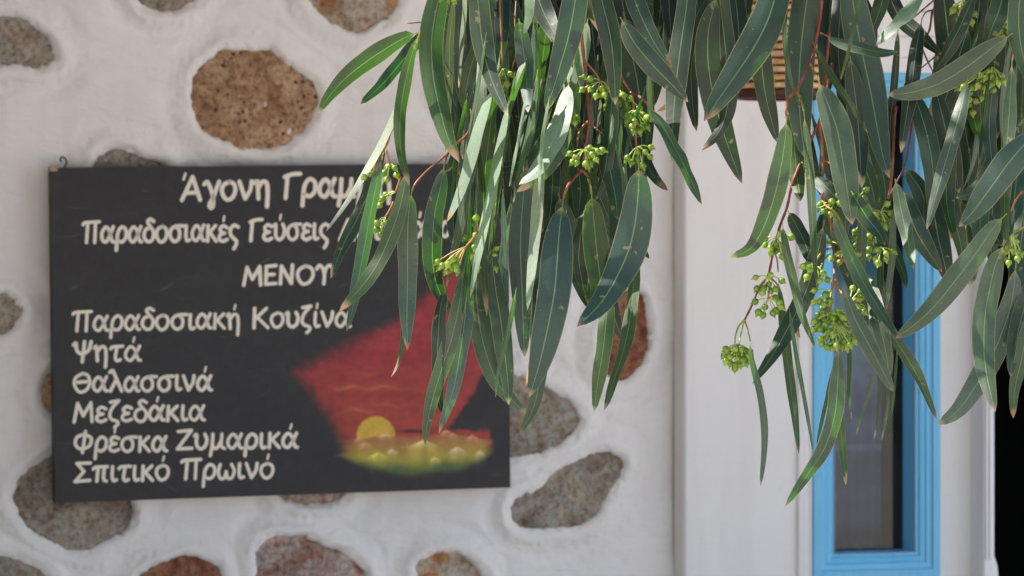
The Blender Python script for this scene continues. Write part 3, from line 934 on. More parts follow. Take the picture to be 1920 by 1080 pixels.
ATT = {((717, 288),), ((1109, 360),), ((1492, 190),), ((1546, 412),), ((1477, 395),), ((1905, 490),), ((834, 302),), ((839, 534),), ((1729, 33),), ((1684, 50),), ((1459, 520),), ((1695, 312),)}
def leaf(parent, pts, wpx, tone='m', layer=1, tip=.06, roll=None, Y=None, n=22, curl=0.0):
    Yb = Y if Y is not None else DEPTH[layer] + random.uniform(-.03, .03)
    if roll is None:
        real = max(34, wpx * 1.12)
        roll = math.acos(min(.97, wpx / real)) * random.choice((-1, 1))
    roll += random.uniform(-.08, .08)
    W = wpx * (.93 if wpx > 16 else .85) * Yb / F / max(.2, abs(math.cos(roll)))
    ext = {0: 0, 1: 26, 2: 60, 3: 70, 4: 0}[layer]
    if ext and pts[0][1] > -20 and (pts[0], ) not in ATT:
        dx_, dy_ = pts[0][0] - pts[1][0], pts[0][1] - pts[1][1]
        l_ = math.hypot(dx_, dy_)
        pts = [(pts[0][0] + dx_ / l_ * ext, pts[0][1] + dy_ / l_ * ext)] + list(pts)
    C2 = catmull(pts, n)
    slope = random.uniform(-.05, .05); bow = random.uniform(-.03, .03)
    P = []
    for i, c in enumerate(C2):
        v = i / (n - 1)
        P.append(at(c[0], c[1], Yb + slope * (v - .3) + bow * math.sin(v * math.pi)))
    org = P[0].copy()
    ex, ey = random.uniform(.50, .62), random.uniform(.70, .92)
    vm = ex / (ex + ey); fm = vm ** ex * (1 - vm) ** ey
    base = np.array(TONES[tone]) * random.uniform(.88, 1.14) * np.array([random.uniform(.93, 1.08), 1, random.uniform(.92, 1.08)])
    tipc = np.array(random.choice(((.36, .24, .13), (.26, .15, .085), (.40, .29, .19), (.19, .10, .06))))
    us = (-1, -.5, 0, .5, 1)
    hi = abs(roll) > .62
    tip *= .78
    fold = random.uniform(.02, .06) if hi else random.uniform(.08, .30)
    tw = random.uniform(-.06, .06) if hi else random.uniform(-.22, .22)
    vs, cs, uvs = [], [], []
    ph = random.uniform(0, 6)
    for i in range(n):
        v = i / (n - 1)
        T = (P[min(i + 1, n - 1)] - P[max(i - 1, 0)]).normalized()
        view = (P[i] - Vector((0, 0, CZ))).normalized()
        S0 = T.cross(view).normalized()
        N0 = S0.cross(T).normalized()
        r_ = roll + tw * (v - .4) + curl * v
        S = S0 * math.cos(r_) + N0 * math.sin(r_)
        N = -S0 * math.sin(r_) + N0 * math.cos(r_)
        v2 = (v - .055) / .945
        f = ((max(v2, 0) ** ex * max(1 - v2, 0) ** ey) / fm) ** .80 if v2 > 0 else 0
        hw = W / 2 * f * (1 + (.03 if wpx > 22 else .008) * math.sin(v * 13 + ph)) + .0006
        if i == n - 1: hw = .0002
        for u_ in us:
            wav = (.0012 if wpx > 22 else .0002) * math.sin(v * 19 + ph + (2 if u_ > 0 else 0)) * abs(u_) * f
            vs.append(P[i] + S * (u_ * hw) + N * (fold * hw * abs(u_) + wav) - org)
            g_ = 1 + .10 * math.sin(v * 5 + ph)
            c = base * g_
            if v < .06: c = c * .45 + np.array((.20, .18, .06)) * .55
            if tip and v > 1 - tip * (1 + .25 * u_ * math.sin(ph)):
                c = tipc
            cs.append((*c, 0.0 if (tip and v > 1 - tip * (1 + .25 * u_ * math.sin(ph))) else 1.0))
            uvs.append((.5 + u_ * .5, v))
    fs = []
    for i in range(n - 1):
        for j in range(4):
            a = i * 5 + j
            fs.append((a, a + 1, a + 6, a + 5))
    me = mesh("leaf", vs, fs, True)
    set_cols(me, cs)
    ul = me.uv_layers.new(name="uv")
    li = np.zeros(len(me.loops), int); me.loops.foreach_get("vertex_index", li)
    ul.data.foreach_set("uv", np.array(uvs, np.float32)[li].ravel())
    o = link("leaf", me, M_LEAF, parent)
    o.location = org - tree_off
    return o

RED = (.16, .030, .024); ORA = (.26, .10, .034); GRN = (.26, .28, .06); BRN = (.20, .09, .04)
def twigs(name, items):
    """One branch mesh of thin stems; items = (pts px, radius px, colour from, colour to, depth)"""
    vs, fs, cs = [], [], []
    for pts, r0, ca, cb, Y in items:
        q = catmull(pts, max(5, len(pts) * 5))
        m_ = len(q)
        P = [at(p[0], p[1], Y + .012 * math.sin(i * .35)) - tree_off for i, p in enumerate(q)]
        rd = [r0 * Y / F * (1 - .35 * i / (m_ - 1)) * (1 + .12 * math.sin(i * 1.9)) for i in range(m_)]
        ca_, cb_ = np.array(ca), np.array(cb)
        tube(vs, fs, P, rd, 7, cs, lambda t_: ca_ * (1 - t_) + cb_ * t_)
    me = mesh(name, vs, fs, True); set_cols(me, cs)
    return link(name, me, M_TWIG, tree)

YT = 4.10
br_left = twigs("branch", [
 ([(850, -120), (838, -30), (815, 20), (790, 58), (778, 95), (765, 150), (752, 200), (745, 219), (733, 246), (722, 277), (708, 296), (700, 325)], 3.4, RED, ORA, YT),
 ([(800, 40), (775, 43), (764, 44)], 1.6, BRN, BRN, YT),
 ([(900, -100), (905, 60), (895, 180), (880, 245), (862, 264), (845, 281), (825, 300), (795, 326), (778, 346), (773, 358)], 3.4, RED, ORA, 4.12),
 ([(722, 277), (718, 290), (716, 300)], 1.8, ORA, GRN, YT),
 ([(845, 281), (838, 292), (834, 306)], 2.6, ORA, ORA, 4.14),
 ([(975, -100), (966, 30), (967, 100), (960, 130)], 1.7, BRN, BRN, 4.12),
])
br_mid = twigs("branch", [
 ([(1085, -100), (1090, 60), (1100, 150), (1103, 200), (1105, 231), (1099, 269), (1094, 300), (1091, 318)], 4.2, ORA, RED, 4.06),
 ([(1091, 318), (1078, 332), (1064, 350), (1056, 374)], 3.4, RED, ORA, 4.03),
 ([(1091, 318), (1101, 330), (1107, 348), (1109, 364)], 2.8, ORA, GRN, 4.06),
 ([(1103, 228), (1092, 238), (1085, 252), (1082, 275)], 2.6, ORA, BRN, 4.06),
 ([(1105, 234), (1116, 240), (1128, 250)], 2.4, ORA, BRN, 4.06),
 ([(1130, -100), (1150, 60), (1160, 120), (1167, 148), (1183, 174), (1188, 200), (1190, 240), (1193, 272), (1196, 308)], 3.0, BRN, ORA, 4.12),
 ([(1183, 174), (1197, 180), (1209, 190), (1216, 199)], 3.0, RED, ORA, 4.1),
 ([(1100, 118), (1115, 133), (1124, 150)], 1.4, GRN, GRN, 4.2),
 ([(968, 218), (985, 222), (1000, 215)], 2.4, BRN, BRN, 4.2),
])
br_right = twigs("branch", [
 ([(1555, -120), (1542, -20), (1538, 30), (1527, 90), (1519, 120), (1505, 148), (1492, 170)], 4.0, RED, RED, 4.05),
 ([(1492, 170), (1478, 186), (1474, 206), (1476, 224)], 3.6, ORA, ORA, 4.05),
 ([(1492, 170), (1501, 185), (1507, 208)], 3.0, ORA, GRN, 4.05),
 ([(1519, 120), (1527, 136), (1533, 148)], 2.6, ORA, GRN, 4.03),
 ([(1539, 62), (1548, 66), (1556, 70)], 2.0, ORA, ORA, 4.03),
 ([(1560, 120), (1545, 200), (1537, 226), (1518, 268), (1498, 312), (1484, 350), (1476, 387), (1463, 422), (1457, 444), (1448, 482), (1440, 516), (1423, 542), (1409, 574), (1396, 600)], 3.2, RED, RED, 4.12),
 ([(1396, 600), (1385, 612), (1379, 630), (1378, 645)], 2.0, GRN, GRN, 4.11),
 ([(1396, 600), (1390, 622), (1386, 645)], 1.8, GRN, GRN, 4.12),
 ([(1396, 600), (1402, 618), (1407, 640)], 1.8, ORA, GRN, 4.12),
 ([(1440, 518), (1455, 530), (1463, 545)], 1.9, ORA, ORA, 4.12),
 ([(1452, 472), (1457, 488), (1459, 510)], 1.8, ORA, ORA, 4.12),
 ([(1555, 60), (1538, 222), (1540, 260), (1543, 300), (1543, 360), (1555, 405), (1562, 445), (1564, 490), (1564, 518), (1558, 556), (1560, 600)], 3.6, RED, ORA, 4.08),
 ([(1543, 300), (1556, 306), (1566, 314)], 2.0, ORA, ORA, 4.1),
 ([(1566, 525), (1576, 545), (1586, 566), (1594, 585)], 2.8, ORA, GRN, 4.06),
 ([(1543, 362), (1540, 372), (1548, 385), (1563, 396), (1575, 412), (1582, 430)], 2.4, ORA, GRN, 4.06),
 ([(1572, 300), (1570, 350), (1568, 400)], 3.2, ORA, BRN, 4.2),
 ([(1559, 464), (1545, 470), (1534, 482), (1530, 494)], 2.4, ORA, GRN, 4.08),
 ([(1555, 475), (1545, 488), (1538, 502)], 1.8, GRN, GRN, 4.08),
 ([(1572, 480), (1590, 495), (1605, 508)], 2.2, ORA, ORA, 4.06),
 ([(1680, 200), (1676, 228), (1674, 300), (1671, 340), (1665, 372)], 3.4, RED, ORA, 4.1),
 ([(1722, 160), (1712, 212), (1706, 262), (1697, 308), (1682, 340), (1666, 370)], 2.4, RED, RED, 4.12),
 ([(1650, 428), (1662, 444), (1668, 466)], 2.2, ORA, ORA, 4.14),
 ([(1640, 490), (1650, 505), (1655, 520)], 1.8, ORA, BRN, 4.2),
])
br_far = twigs("branch", [
 ([(1775, -100), (1763, -5), (1749, 19), (1743, 55), (1732, 76)], 3.0, BRN, BRN, 4.2),
 ([(1765, -10), (1742, 8), (1720, 27), (1700, 42), (1684, 50)], 2.0, BRN, BRN, 4.2),
 ([(1749, 19), (1737, 22), (1729, 34)], 1.8, BRN, GRN, 4.2),
 ([(1728, 88), (1738, 112), (1750, 136)], 2.0, BRN, BRN, 4.22),
 ([(1765, 97), (1745, 113), (1722, 132)], 1.8, BRN, ORA, 4.2),
 ([(1760, 98), (1755, 106), (1754, 116)], 1.4, BRN, GRN, 4.2),
 ([(1828, 30), (1818, 60), (1812, 88)], 1.8, BRN, BRN, 4.2),
 ([(1835, 72), (1828, 82), (1824, 94)], 1.8, BRN, BRN, 4.2),
])
br_edge = twigs("branch", [
 ([(1925, -80), (1908, 40), (1899, 98), (1898, 112)], 3.4, ORA, ORA, 4.06),
])
twigs("branch", [
 ([(1990, 300), (1945, 335), (1920, 357), (1905, 375), (1895, 397)], 2.6, RED, ORA, 4.0),
])
twigs("branch", [
 ([(1990, 390), (1945, 415), (1918, 427), (1900, 438), (1888, 452)], 3.0, ORA, GRN, 3.98),
])

# (branch, layer, tone, width px, tip, points[, roll])
LV = [
 # left spray
 ('L',0,'l',37,.03,[(786,61),(760,70),(705,103),(652,143),(618,180),(598,211)],.25),
 ('L',2,'b',25,.04,[(780,82),(748,122),(712,163),(676,195)],-.5),
 ('L',0,'l',24,.07,[(788,58),(770,110),(757,170),(750,225),(752,285),(768,349)],.3),
 ('L',0,'l',48,.07,[(846,-75),(820,10),(809,80),(813,150),(825,205),(840,260),(861,304)],.2),
 ('L',1,'o',16,.06,[(850,10),(843,80),(842,150),(839,220),(836,292)],.9),
 ('L',2,'b',32,.04,[(866,-20),(846,40),(848,110),(856,170),(869,208),(881,226)],.3),
 ('L',1,'p',10,.08,[(873,-50),(870,30),(864,100),(860,165)],1.1),
 ('L',2,'l',30,.1,[(893,92),(877,150),(869,210),(866,296)],.3),
 ('L',0,'m',42,.04,[(890,-90),(896,0),(905,85),(922,150),(952,217)],-.3),
 ('L',1,'b',28,.03,[(918,-80),(916,10),(917,90),(926,160),(930,210)],.5),
 ('L',1,'p',15,.05,[(768,128),(750,190),(716,268),(684,325),(650,380),(611,434)],.9),
 ('L',1,'s',26,.05,[(717,288),(707,340),(695,400),(683,465),(671,530),(660,585),(650,621)],.5),
 ('L',2,'d',28,.06,[(704,318),(690,362),(667,415),(642,462),(620,522)],.3),
 ('L',0,'o',31,.07,[(763,312),(753,375),(736,430),(710,490),(680,535),(655,563),(636,584)],-.4),
 ('L',0,'g',39,.06,[(773,352),(766,400),(764,460),(764,530),(763,590),(764,656)],.2),
 ('L',2,'m',12,.12,[(757,440),(758,540),(755,630),(747,680),(733,707)],1.0),
 ('L',1,'m',38,.02,[(834,302),(826,350),(815,400),(811,450),(812,500),(823,545),(848,588)],.2),
 ('L',1,'d',27,.03,[(839,534),(826,575),(821,640),(820,700),(822,745),(831,780)],.5),
 ('L',1,'g',31,.03,[(868,520),(861,570),(848,630),(829,690),(812,745),(801,795),(797,834)],.4),
 ('L',1,'s',33,.03,[(868,440),(873,510),(873,585),(862,665),(849,735),(823,812)],.3),
 ('L',0,'p',22,.1,[(925,160),(899,235),(880,305),(862,362),(838,416)],.9),
 ('L',1,'g',21,.02,[(908,160),(893,255),(877,340),(862,425),(847,485),(837,538)],.7),
 ('L',3,'b',38,.02,[(872,285),(880,345),(878,420),(876,490),(880,550),(884,620)],.2),
 ('L',1,'o',24,.08,[(930,150),(919,240),(909,330),(906,410),(907,490),(913,593)],.6),
 ('L',0,'p',18,.04,[(955,180),(936,280),(920,365),(904,440),(892,500),(882,558)],1.0),
 ('L',1,'g',43,.01,[(893,500),(893,555),(901,620),(917,680),(940,728),(986,776)],.1),
 ('L',1,'m',38,.02,[(922,480),(929,540),(939,600),(946,660),(952,712),(954,759)],.3),
 ('L',0,'g',10,.03,[(968,540),(958,600),(946,650),(934,700),(929,745)],1.1),
 ('L',1,'s',11,.02,[(943,380),(945,450),(949,520),(952,580)],1.1),
 ('L',2,'l',20,.03,[(946,290),(939,350),(941,400),(950,447)],.5),
 ('L',2,'m',26,.05,[(880,250),(890,330),(893,400),(888,470),(884,545)],.4),
 ('L',2,'p',12,.05,[(893,420),(886,470),(884,520),(882,560)],1.0),
 ('L',2,'g',14,.06,[(862,210),(856,270),(848,310),(835,322)],.5),
 ('L',3,'g',24,.02,[(845,150),(852,210),(858,260),(862,330)],.4),
 ('L',3,'d',28,.02,[(890,130),(886,200),(884,280),(888,330)],.4),
 ('L',2,'b',22,.05,[(900,120),(880,190),(872,235),(868,300)],.7),
 ('L',1,'p',15,.1,[(900,120),(900,165),(905,195),(912,217)],.8),
 ('L',2,'d',30,.02,[(945,210),(955,260),(962,310),(975,380)],.2),
 ('L',2,'b',30,.03,[(938,-60),(942,10),(941,70),(935,130)],.3),
 ('L',2,'g',24,.03,[(925,-70),(945,10),(967,75),(990,130)],.6),
 ('L',0,'g',8,.04,[(912,60),(898,150),(882,240),(868,320),(858,380)],1.2),
 ('L',1,'p',7,.03,[(935,120),(924,200),(915,290),(905,370)],1.2),
 ('L',1,'s',9,.03,[(962,160),(950,250),(938,340),(926,430),(918,480)],1.15),
 ('L',1,'o',9,.05,[(946,250),(936,330),(926,410),(915,500),(905,560)],1.15),
 ('L',0,'p',6,.03,[(985,180),(974,250),(962,310),(955,350)],1.25),
 ('L',1,'g',10,.04,[(872,200),(862,260),(852,330),(846,400)],1.15),
 ('L',1,'m',12,.04,[(890,330),(884,400),(880,470),(872,540),(866,600)],1.1),
 ('L',2,'k',34,.02,[(930,240),(938,300),(945,360),(940,420)],.2),
 ('L',2,'s',14,.04,[(952,400),(944,470),(934,540),(928,600)],1.0),
 # centre spray
 ('M',0,'b',52,.05,[(1092,-110),(1080,-10),(1068,60),(1052,118),(1037,168),(1023,209)],.15),
 ('M',0,'d',42,.04,[(1108,-120),(1124,-20),(1143,60),(1151,125),(1154,196)],-.2),
 ('M',1,'d',40,.03,[(990,-80),(1010,0),(1033,50),(1058,98)],.2),
 ('M',0,'p',20,.03,[(996,-70),(993,-10),(990,30),(982,63)],.8),
 ('M',1,'o',24,.3,[(1090,-60),(1104,0),(1115,35),(1126,63)],.3),
 ('M',0,'m',36,.06,[(1165,-90),(1190,0),(1216,60),(1238,98),(1260,127)],-.2),
 ('M',0,'m',44,.02,[(1163,32),(1188,78),(1222,120),(1257,156),(1290,191)],.1),
 ('M',2,'g',20,.2,[(1286,120),(1272,170),(1254,197),(1232,209)],.5),
 ('M',0,'g',24,.02,[(1217,197),(1236,226),(1263,272),(1291,327),(1316,383)],.9),
 ('M',0,'p',38,.03,[(1068,150),(1051,225),(1028,283),(1002,322),(973,346)],.5),
 ('M',1,'g',34,.16,[(1080,170),(1066,235),(1042,292),(1010,332),(968,360)],.3),
 ('M',1,'b',28,.12,[(1014,252),(990,288),(958,311),(920,312)],.5),
 ('M',1,'b',46,.03,[(986,325),(979,395),(976,470),(979,545),(981,610),(984,670)],.15),
 ('M',0,'p',22,.02,[(1014,270),(1010,350),(1004,430),(996,510),(989,582)],.6),
 ('M',0,'b',66,.02,[(1057,370),(1050,420),(1045,480),(1040,545),(1028,610),(1012,680),(993,744)],.12),
 ('M',2,'d',54,.02,[(1087,295),(1082,350),(1078,410),(1073,470),(1060,530)],.1),
 ('M',1,'l',50,.02,[(1109,360),(1114,420),(1120,480),(1125,535),(1112,600)],.2),
 ('M',0,'b',68,.03,[(1197,303),(1197,350),(1192,410),(1180,465),(1156,520),(1125,570),(1082,612)],-.12),
 ('M',2,'m',40,.02,[(1062,420),(1078,480),(1093,540),(1108,582)],.2),
 ('M',1,'l',31,.03,[(1140,545),(1136,600),(1130,660),(1121,715),(1114,772)],.35),
 ('M',1,'g',24,.04,[(1189,450),(1188,530),(1181,600),(1168,660),(1150,715),(1133,770)],.7),
 ('M',2,'d',32,.02,[(1138,550),(1153,600),(1170,642)],.2),
 ('M',1,'p',9,.3,[(1010,550),(1003,620),(992,690),(983,732)],1.15),
 ('M',2,'g',26,.03,[(1016,680),(1008,735),(996,775),(975,812)],.5),
 ('M',2,'m',26,.14,[(1192,250),(1212,305),(1230,335),(1252,357)],.3),
 ('M',2,'d',62,.02,[(1180,80),(1196,160),(1202,240),(1206,330)],.1),
 ('M',0,'p',6,.02,[(1149,212),(1147,240),(1144,270)],1.2),
 ('M',1,'m',26,.02,[(1148,175),(1143,250),(1134,320),(1117,376)],.5),
 ('M',1,'m',38,.02,[(1132,260),(1144,320),(1154,370),(1158,412)],.2),
 ('M',2,'m',26,.02,[(1125,370),(1143,412),(1159,441)],.3),
 ('M',2,'m',17,.05,[(1186,435),(1203,463),(1217,485)],.4),
 ('M',1,'s',32,.04,[(976,60),(985,125),(990,211)],.3),
 ('M',1,'o',23,.02,[(1028,20),(1019,100),(1009,165),(999,228)],.6),
 ('M',1,'p',28,.02,[(1098,60),(1086,130),(1071,188),(1055,240)],.6),
 ('M',1,'p',14,.02,[(1068,130),(1058,185),(1048,240)],.9),
 ('M',1,'p',8,.02,[(1036,130),(1033,155),(1029,185)],1.1),
 ('M',1,'p',10,.02,[(978,125),(966,158),(956,188)],1.0),
 ('M',2,'k',40,.02,[(1102,-20),(1111,60),(1118,145)],.1),
 ('M',3,'k',40,.02,[(1170,20),(1185,90),(1200,160)],.1),
 ('M',0,'g',12,.03,[(1008,130),(996,225),(981,290),(969,340),(963,380)],1.05),
 ('M',2,'d',30,.02,[(1036,260),(1036,340),(1030,410),(1018,470)],.3),
 ('M',2,'k',30,.02,[(1050,190),(1050,260),(1048,330)],.3),
 ('M',2,'m',24,.02,[(1010,200),(1003,260),(1002,320),(1012,380)],.4),
 ('M',2,'m',30,.03,[(1012,190),(990,250),(972,300),(965,350)],.3),
 ('M',2,'m',42,.02,[(1058,230),(1078,290),(1088,350),(1083,420)],.2),
 ('M',1,'d',30,.03,[(1092,420),(1085,480),(1090,520),(1098,560)],.3),
 ('M',2,'o',26,.03,[(1100,400),(1095,460),(1093,520),(1103,570)],.3),
 ('M',1,'m',36,.03,[(1155,360),(1160,420),(1155,470),(1143,520)],.3),
 ('M',3,'g',28,.02,[(1150,300),(1165,370),(1170,430),(1160,480)],.3),
 ('M',2,'d',26,.05,[(1005,450),(1000,520),(997,580),(995,640)],.3),
 ('M',2,'m',22,.06,[(1095,20),(1080,90),(1072,130),(1060,200)],.3),
 ('M',0,'p',7,.03,[(1030,180),(1018,250),(1012,320),(1010,380)],1.2),
 ('M',1,'s',10,.03,[(1000,60),(996,140),(985,210),(975,280)],1.15),
 ('M',1,'g',9,.03,[(1046,120),(1040,200),(1030,260),(1024,300)],1.15),
 ('M',1,'o',8,.04,[(1068,260),(1064,330),(1062,400)],1.2),
 ('M',1,'g',10,.04,[(1125,200),(1122,260),(1114,330),(1110,380)],1.15),
 ('M',1,'s',9,.03,[(1165,230),(1160,290),(1150,350)],1.15),
 # between centre and right
 ('R',1,'d',42,.02,[(1296,-90),(1287,10),(1276,85),(1268,150),(1262,225),(1261,302)],.2),
 ('R',2,'d',32,.05,[(1338,-20),(1315,50),(1297,120),(1298,185),(1306,246)],.2),
 ('R',1,'d',52,.05,[(1340,8),(1328,60),(1328,120),(1338,180),(1357,250),(1391,344)],.12),
 ('R',0,'m',68,.06,[(1478,-110),(1452,0),(1427,65),(1395,118),(1360,168),(1320,227)],-.1),
 ('R',1,'d',30,.07,[(1374,110),(1366,190),(1350,243),(1316,282)],.3),
 ('R',1,'d',36,.02,[(1340,-80),(1352,20),(1362,110),(1366,190)],.2),
 ('R',2,'d',40,.02,[(1365,-80),(1382,20),(1386,100),(1382,180)],.2),
 ('R',1,'d',40,.02,[(1426,70),(1430,140),(1440,200),(1458,268)],.2),
 ('R',1,'m',60,.02,[(1530,-110),(1513,0),(1502,90),(1498,170),(1502,240),(1512,300)],.1),
 ('R',0,'g',40,.05,[(1475,218),(1472,262),(1464,315),(1451,372),(1430,430),(1405,468),(1369,482)],.35),
 ('R',0,'g',17,.04,[(1507,208),(1513,270),(1519,340),(1523,405),(1526,470),(1532,537)],1.0),
 ('R',1,'l',38,.06,[(1492,190),(1489,255),(1492,310),(1501,377)],.1),
 ('R',0,'g',56,.05,[(1533,147),(1550,190),(1569,240),(1580,300),(1588,355),(1598,421)],.15),
 ('R',0,'g',15,.02,[(1524,80),(1545,120),(1571,162),(1600,205),(1627,249)],1.0),
 ('R',0,'g',22,.03,[(1548,66),(1575,80),(1612,89),(1650,98),(1684,97)],.8),
 ('R',1,'b',64,.03,[(1588,-80),(1602,20),(1617,100),(1632,170),(1645,240),(1656,295),(1668,334)],.12),
 ('R',1,'m',28,.1,[(1672,-60),(1652,10),(1640,45),(1627,80)],.3),
 ('R',0,'p',26,.03,[(1736,-50),(1712,10),(1683,42),(1642,86)],.5),
 ('R',1,'d',38,.12,[(1597,130),(1607,210),(1612,280),(1616,352)],.2),
 ('R',2,'g',34,.02,[(1635,240),(1652,310),(1660,360),(1656,410)],.2),
 ('R',2,'d',20,.02,[(1519,280),(1530,330),(1547,376)],.3),
 ('R',1,'m',28,.02,[(1521,322),(1550,352),(1578,382),(1602,412)],.3),
 ('R',2,'d',26,.02,[(1548,410),(1536,445),(1524,480)],.3),
 ('R',1,'d',38,.03,[(1546,412),(1532,478),(1510,548),(1480,610),(1447,668),(1411,720)],.2),
 ('R',0,'g',18,.05,[(1467,416),(1474,470),(1488,530),(1504,592),(1530,654)],.9),
 ('R',1,'g',19,.06,[(1459,520),(1464,570),(1472,640),(1482,720),(1490,780),(1498,851)],.8),
 ('R',1,'g',9,.03,[(1483,600),(1496,680),(1511,760),(1526,853)],1.15),
 ('R',0,'g',15,.02,[(1404,632),(1411,680),(1425,735),(1433,790),(1433,850),(1426,911)],1.0),
 ('R',1,'d',29,.02,[(1477,395),(1494,425),(1510,458),(1521,497)],.3),
 ('R',0,'g',31,.04,[(1572,640),(1571,710),(1565,780),(1546,840),(1514,890),(1472,950)],.4),
 ('R',1,'l',17,.12,[(1571,745),(1577,810),(1582,860),(1586,910)],.6),
 ('R',1,'g',9,.1,[(1594,640),(1592,700),(1592,745),(1598,788)],1.1),
 ('R',2,'g',7,.1,[(1644,680),(1628,745),(1612,790),(1606,816)],1.1),
 ('R',2,'g',8,.1,[(1648,670),(1650,740),(1645,790),(1639,824)],1.1),
 ('R',2,'o',7,.1,[(1668,700),(1665,760),(1658,800),(1653,826)],1.1),
 ('R',2,'g',5,.1,[(1679,700),(1675,750),(1668,795),(1659,832)],1.2),
 ('R',0,'g',31,.04,[(1582,540),(1602,595),(1630,648),(1655,695),(1675,734)],.3),
 ('R',1,'g',32,.02,[(1634,540),(1648,605),(1660,655),(1668,706)],.3),
 ('R',1,'g',23,.03,[(1603,520),(1645,590),(1684,645),(1722,708),(1757,788)],.6),
 ('R',0,'g',26,.03,[(1558,396),(1584,455),(1613,518),(1648,578),(1684,634)],.5),
 ('R',0,'m',33,.02,[(1596,358),(1624,405),(1648,436),(1659,458)],.2),
 ('R',0,'g',27,.02,[(1678,335),(1691,400),(1702,450),(1713,503)],.3),
 ('R',1,'g',19,.02,[(1617,395),(1616,460),(1612,520),(1604,575)],.7),
 ('R',2,'m',14,.02,[(1650,460),(1650,530),(1646,600)],.7),
 ('R',1,'g',14,.02,[(1675,410),(1673,480),(1668,530),(1662,580)],.8),
 ('R',2,'g',9,.05,[(1561,700),(1546,765),(1530,836)],1.1),
 ('R',1,'g',10,.2,[(1502,580),(1494,612),(1499,634)],.9),
 ('R',1,'g',28,.02,[(1585,350),(1570,420),(1575,480),(1590,520)],.5),
 ('R',2,'m',34,.02,[(1565,440),(1590,500),(1610,560),(1625,620)],.3),
 ('R',3,'g',26,.02,[(1548,220),(1548,270),(1543,310),(1535,345)],.3),
 ('R',2,'d',20,.02,[(1555,250),(1560,310),(1562,360)],.3),
 ('R',2,'m',24,.03,[(1640,400),(1660,440),(1690,500),(1700,540)],.3),
 ('R',2,'d',46,.02,[(1562,-80),(1556,20),(1552,100),(1548,190)],.15),
 ('R',2,'k',40,.02,[(1592,-90),(1588,0),(1584,70),(1590,140)],.15),
 ('R',2,'d',36,.02,[(1580,-60),(1575,20),(1572,100),(1580,180)],.3),
 ('R',1,'o',14,.05,[(1600,-20),(1595,60),(1590,120)],.7),
 ('R',2,'m',26,.1,[(1555,-60),(1562,20),(1568,70),(1582,140)],.3),
 ('R',0,'o',7,.05,[(1616,-20),(1602,50),(1590,100),(1576,150)],1.1),
 ('R',2,'m',40,.02,[(1575,100),(1590,180),(1600,260),(1600,330)],.3),
 # far right
 ('F',2,'k',32,.02,[(1650,-60),(1682,24),(1722,64),(1766,104)],.2),
 ('F',1,'k',29,.09,[(1729,33),(1718,90),(1710,150),(1700,215),(1689,287)],.2),
 ('F',1,'d',15,.03,[(1684,50),(1681,110),(1675,180),(1669,240),(1671,310)],.6),
 ('F',0,'g',46,.02,[(1899,62),(1860,90),(1812,126),(1760,157),(1710,173),(1665,178)],.12),
 ('F',2,'k',50,.02,[(1765,-40),(1776,50),(1784,120),(1790,190)],.1),
 ('F',1,'d',26,.02,[(1818,10),(1793,65),(1767,112),(1746,142)],.4),
 ('F',1,'m',42,.03,[(1890,-60),(1876,10),(1860,52),(1848,88)],.2),
 ('F',0,'m',46,.02,[(1918,-70),(1910,30),(1916,95),(1935,160)],.15),
 ('F',0,'g',29,.02,[(1816,140),(1801,205),(1785,262),(1768,320),(1752,375),(1738,430)],.3),
 ('F',1,'m',40,.02,[(1715,180),(1735,240),(1747,300),(1750,350),(1744,410)],.2),
 ('F',1,'d',40,.02,[(1760,190),(1776,255),(1790,310),(1798,362)],.2),
 ('F',2,'d',38,.02,[(1800,190),(1812,255),(1820,310),(1812,370)],.2),
 ('F',2,'l',28,.02,[(1820,180),(1827,225),(1840,275)],.3),
 ('F',2,'l',20,.02,[(1845,215),(1836,270),(1833,330)],.4),
 ('F',1,'m',28,.02,[(1860,175),(1855,235),(1858,285),(1863,330)],.3),
 ('F',0,'g',26,.02,[(1898,106),(1893,200),(1888,270),(1884,340),(1884,405),(1890,470)],.6),
 ('F',0,'g',30,.01,[(1880,300),(1850,338),(1820,362),(1793,371)],.3),
 ('F',0,'b',58,.01,[(1948,240),(1893,303),(1853,358),(1822,400),(1798,425)],.15),
 ('F',1,'b',44,.02,[(1918,240),(1908,320),(1901,390),(1904,450)],.2),
 ('F',1,'m',34,.02,[(1780,280),(1774,345),(1778,400),(1791,443)],.3),
 ('F',1,'m',38,.02,[(1695,312),(1712,335),(1730,365),(1742,420),(1757,470)],.3),
 ('F',1,'m',42,.02,[(1698,378),(1716,430),(1740,470),(1766,510)],.2),
 ('F',1,'d',44,.02,[(1748,375),(1757,435),(1770,490),(1782,540)],.2),
 ('F',0,'g',46,.03,[(1888,400),(1862,428),(1832,472),(1796,520),(1756,570),(1716,608),(1679,634)],.15),
 ('F',0,'g',46,.02,[(1887,450),(1868,492),(1855,545),(1846,600),(1845,660),(1852,715),(1866,772)],.2),
 ('F',1,'s',48,.02,[(1905,490),(1898,560),(1880,620),(1852,685),(1820,738),(1793,773),(1757,797)],.2),
 ('F',1,'g',38,.05,[(1930,540),(1912,610),(1900,665),(1895,706)],.3),
 ('F',1,'g',26,.1,[(1930,600),(1914,680),(1903,730),(1900,784)],.4),
 ('F',2,'d',40,.02,[(1870,30),(1866,110),(1862,190),(1870,260)],.2),
 ('F',2,'m',22,.02,[(1906,130),(1904,220),(1910,300)],.4),
 ('F',2,'d',36,.02,[(1840,-60),(1834,30),(1818,120),(1808,200)],.2),
 ('F',2,'m',22,.25,[(1785,120),(1765,170),(1748,205),(1738,220)],.3),
 ('F',2,'d',40,.02,[(1800,100),(1778,170),(1762,230),(1765,300)],.2),
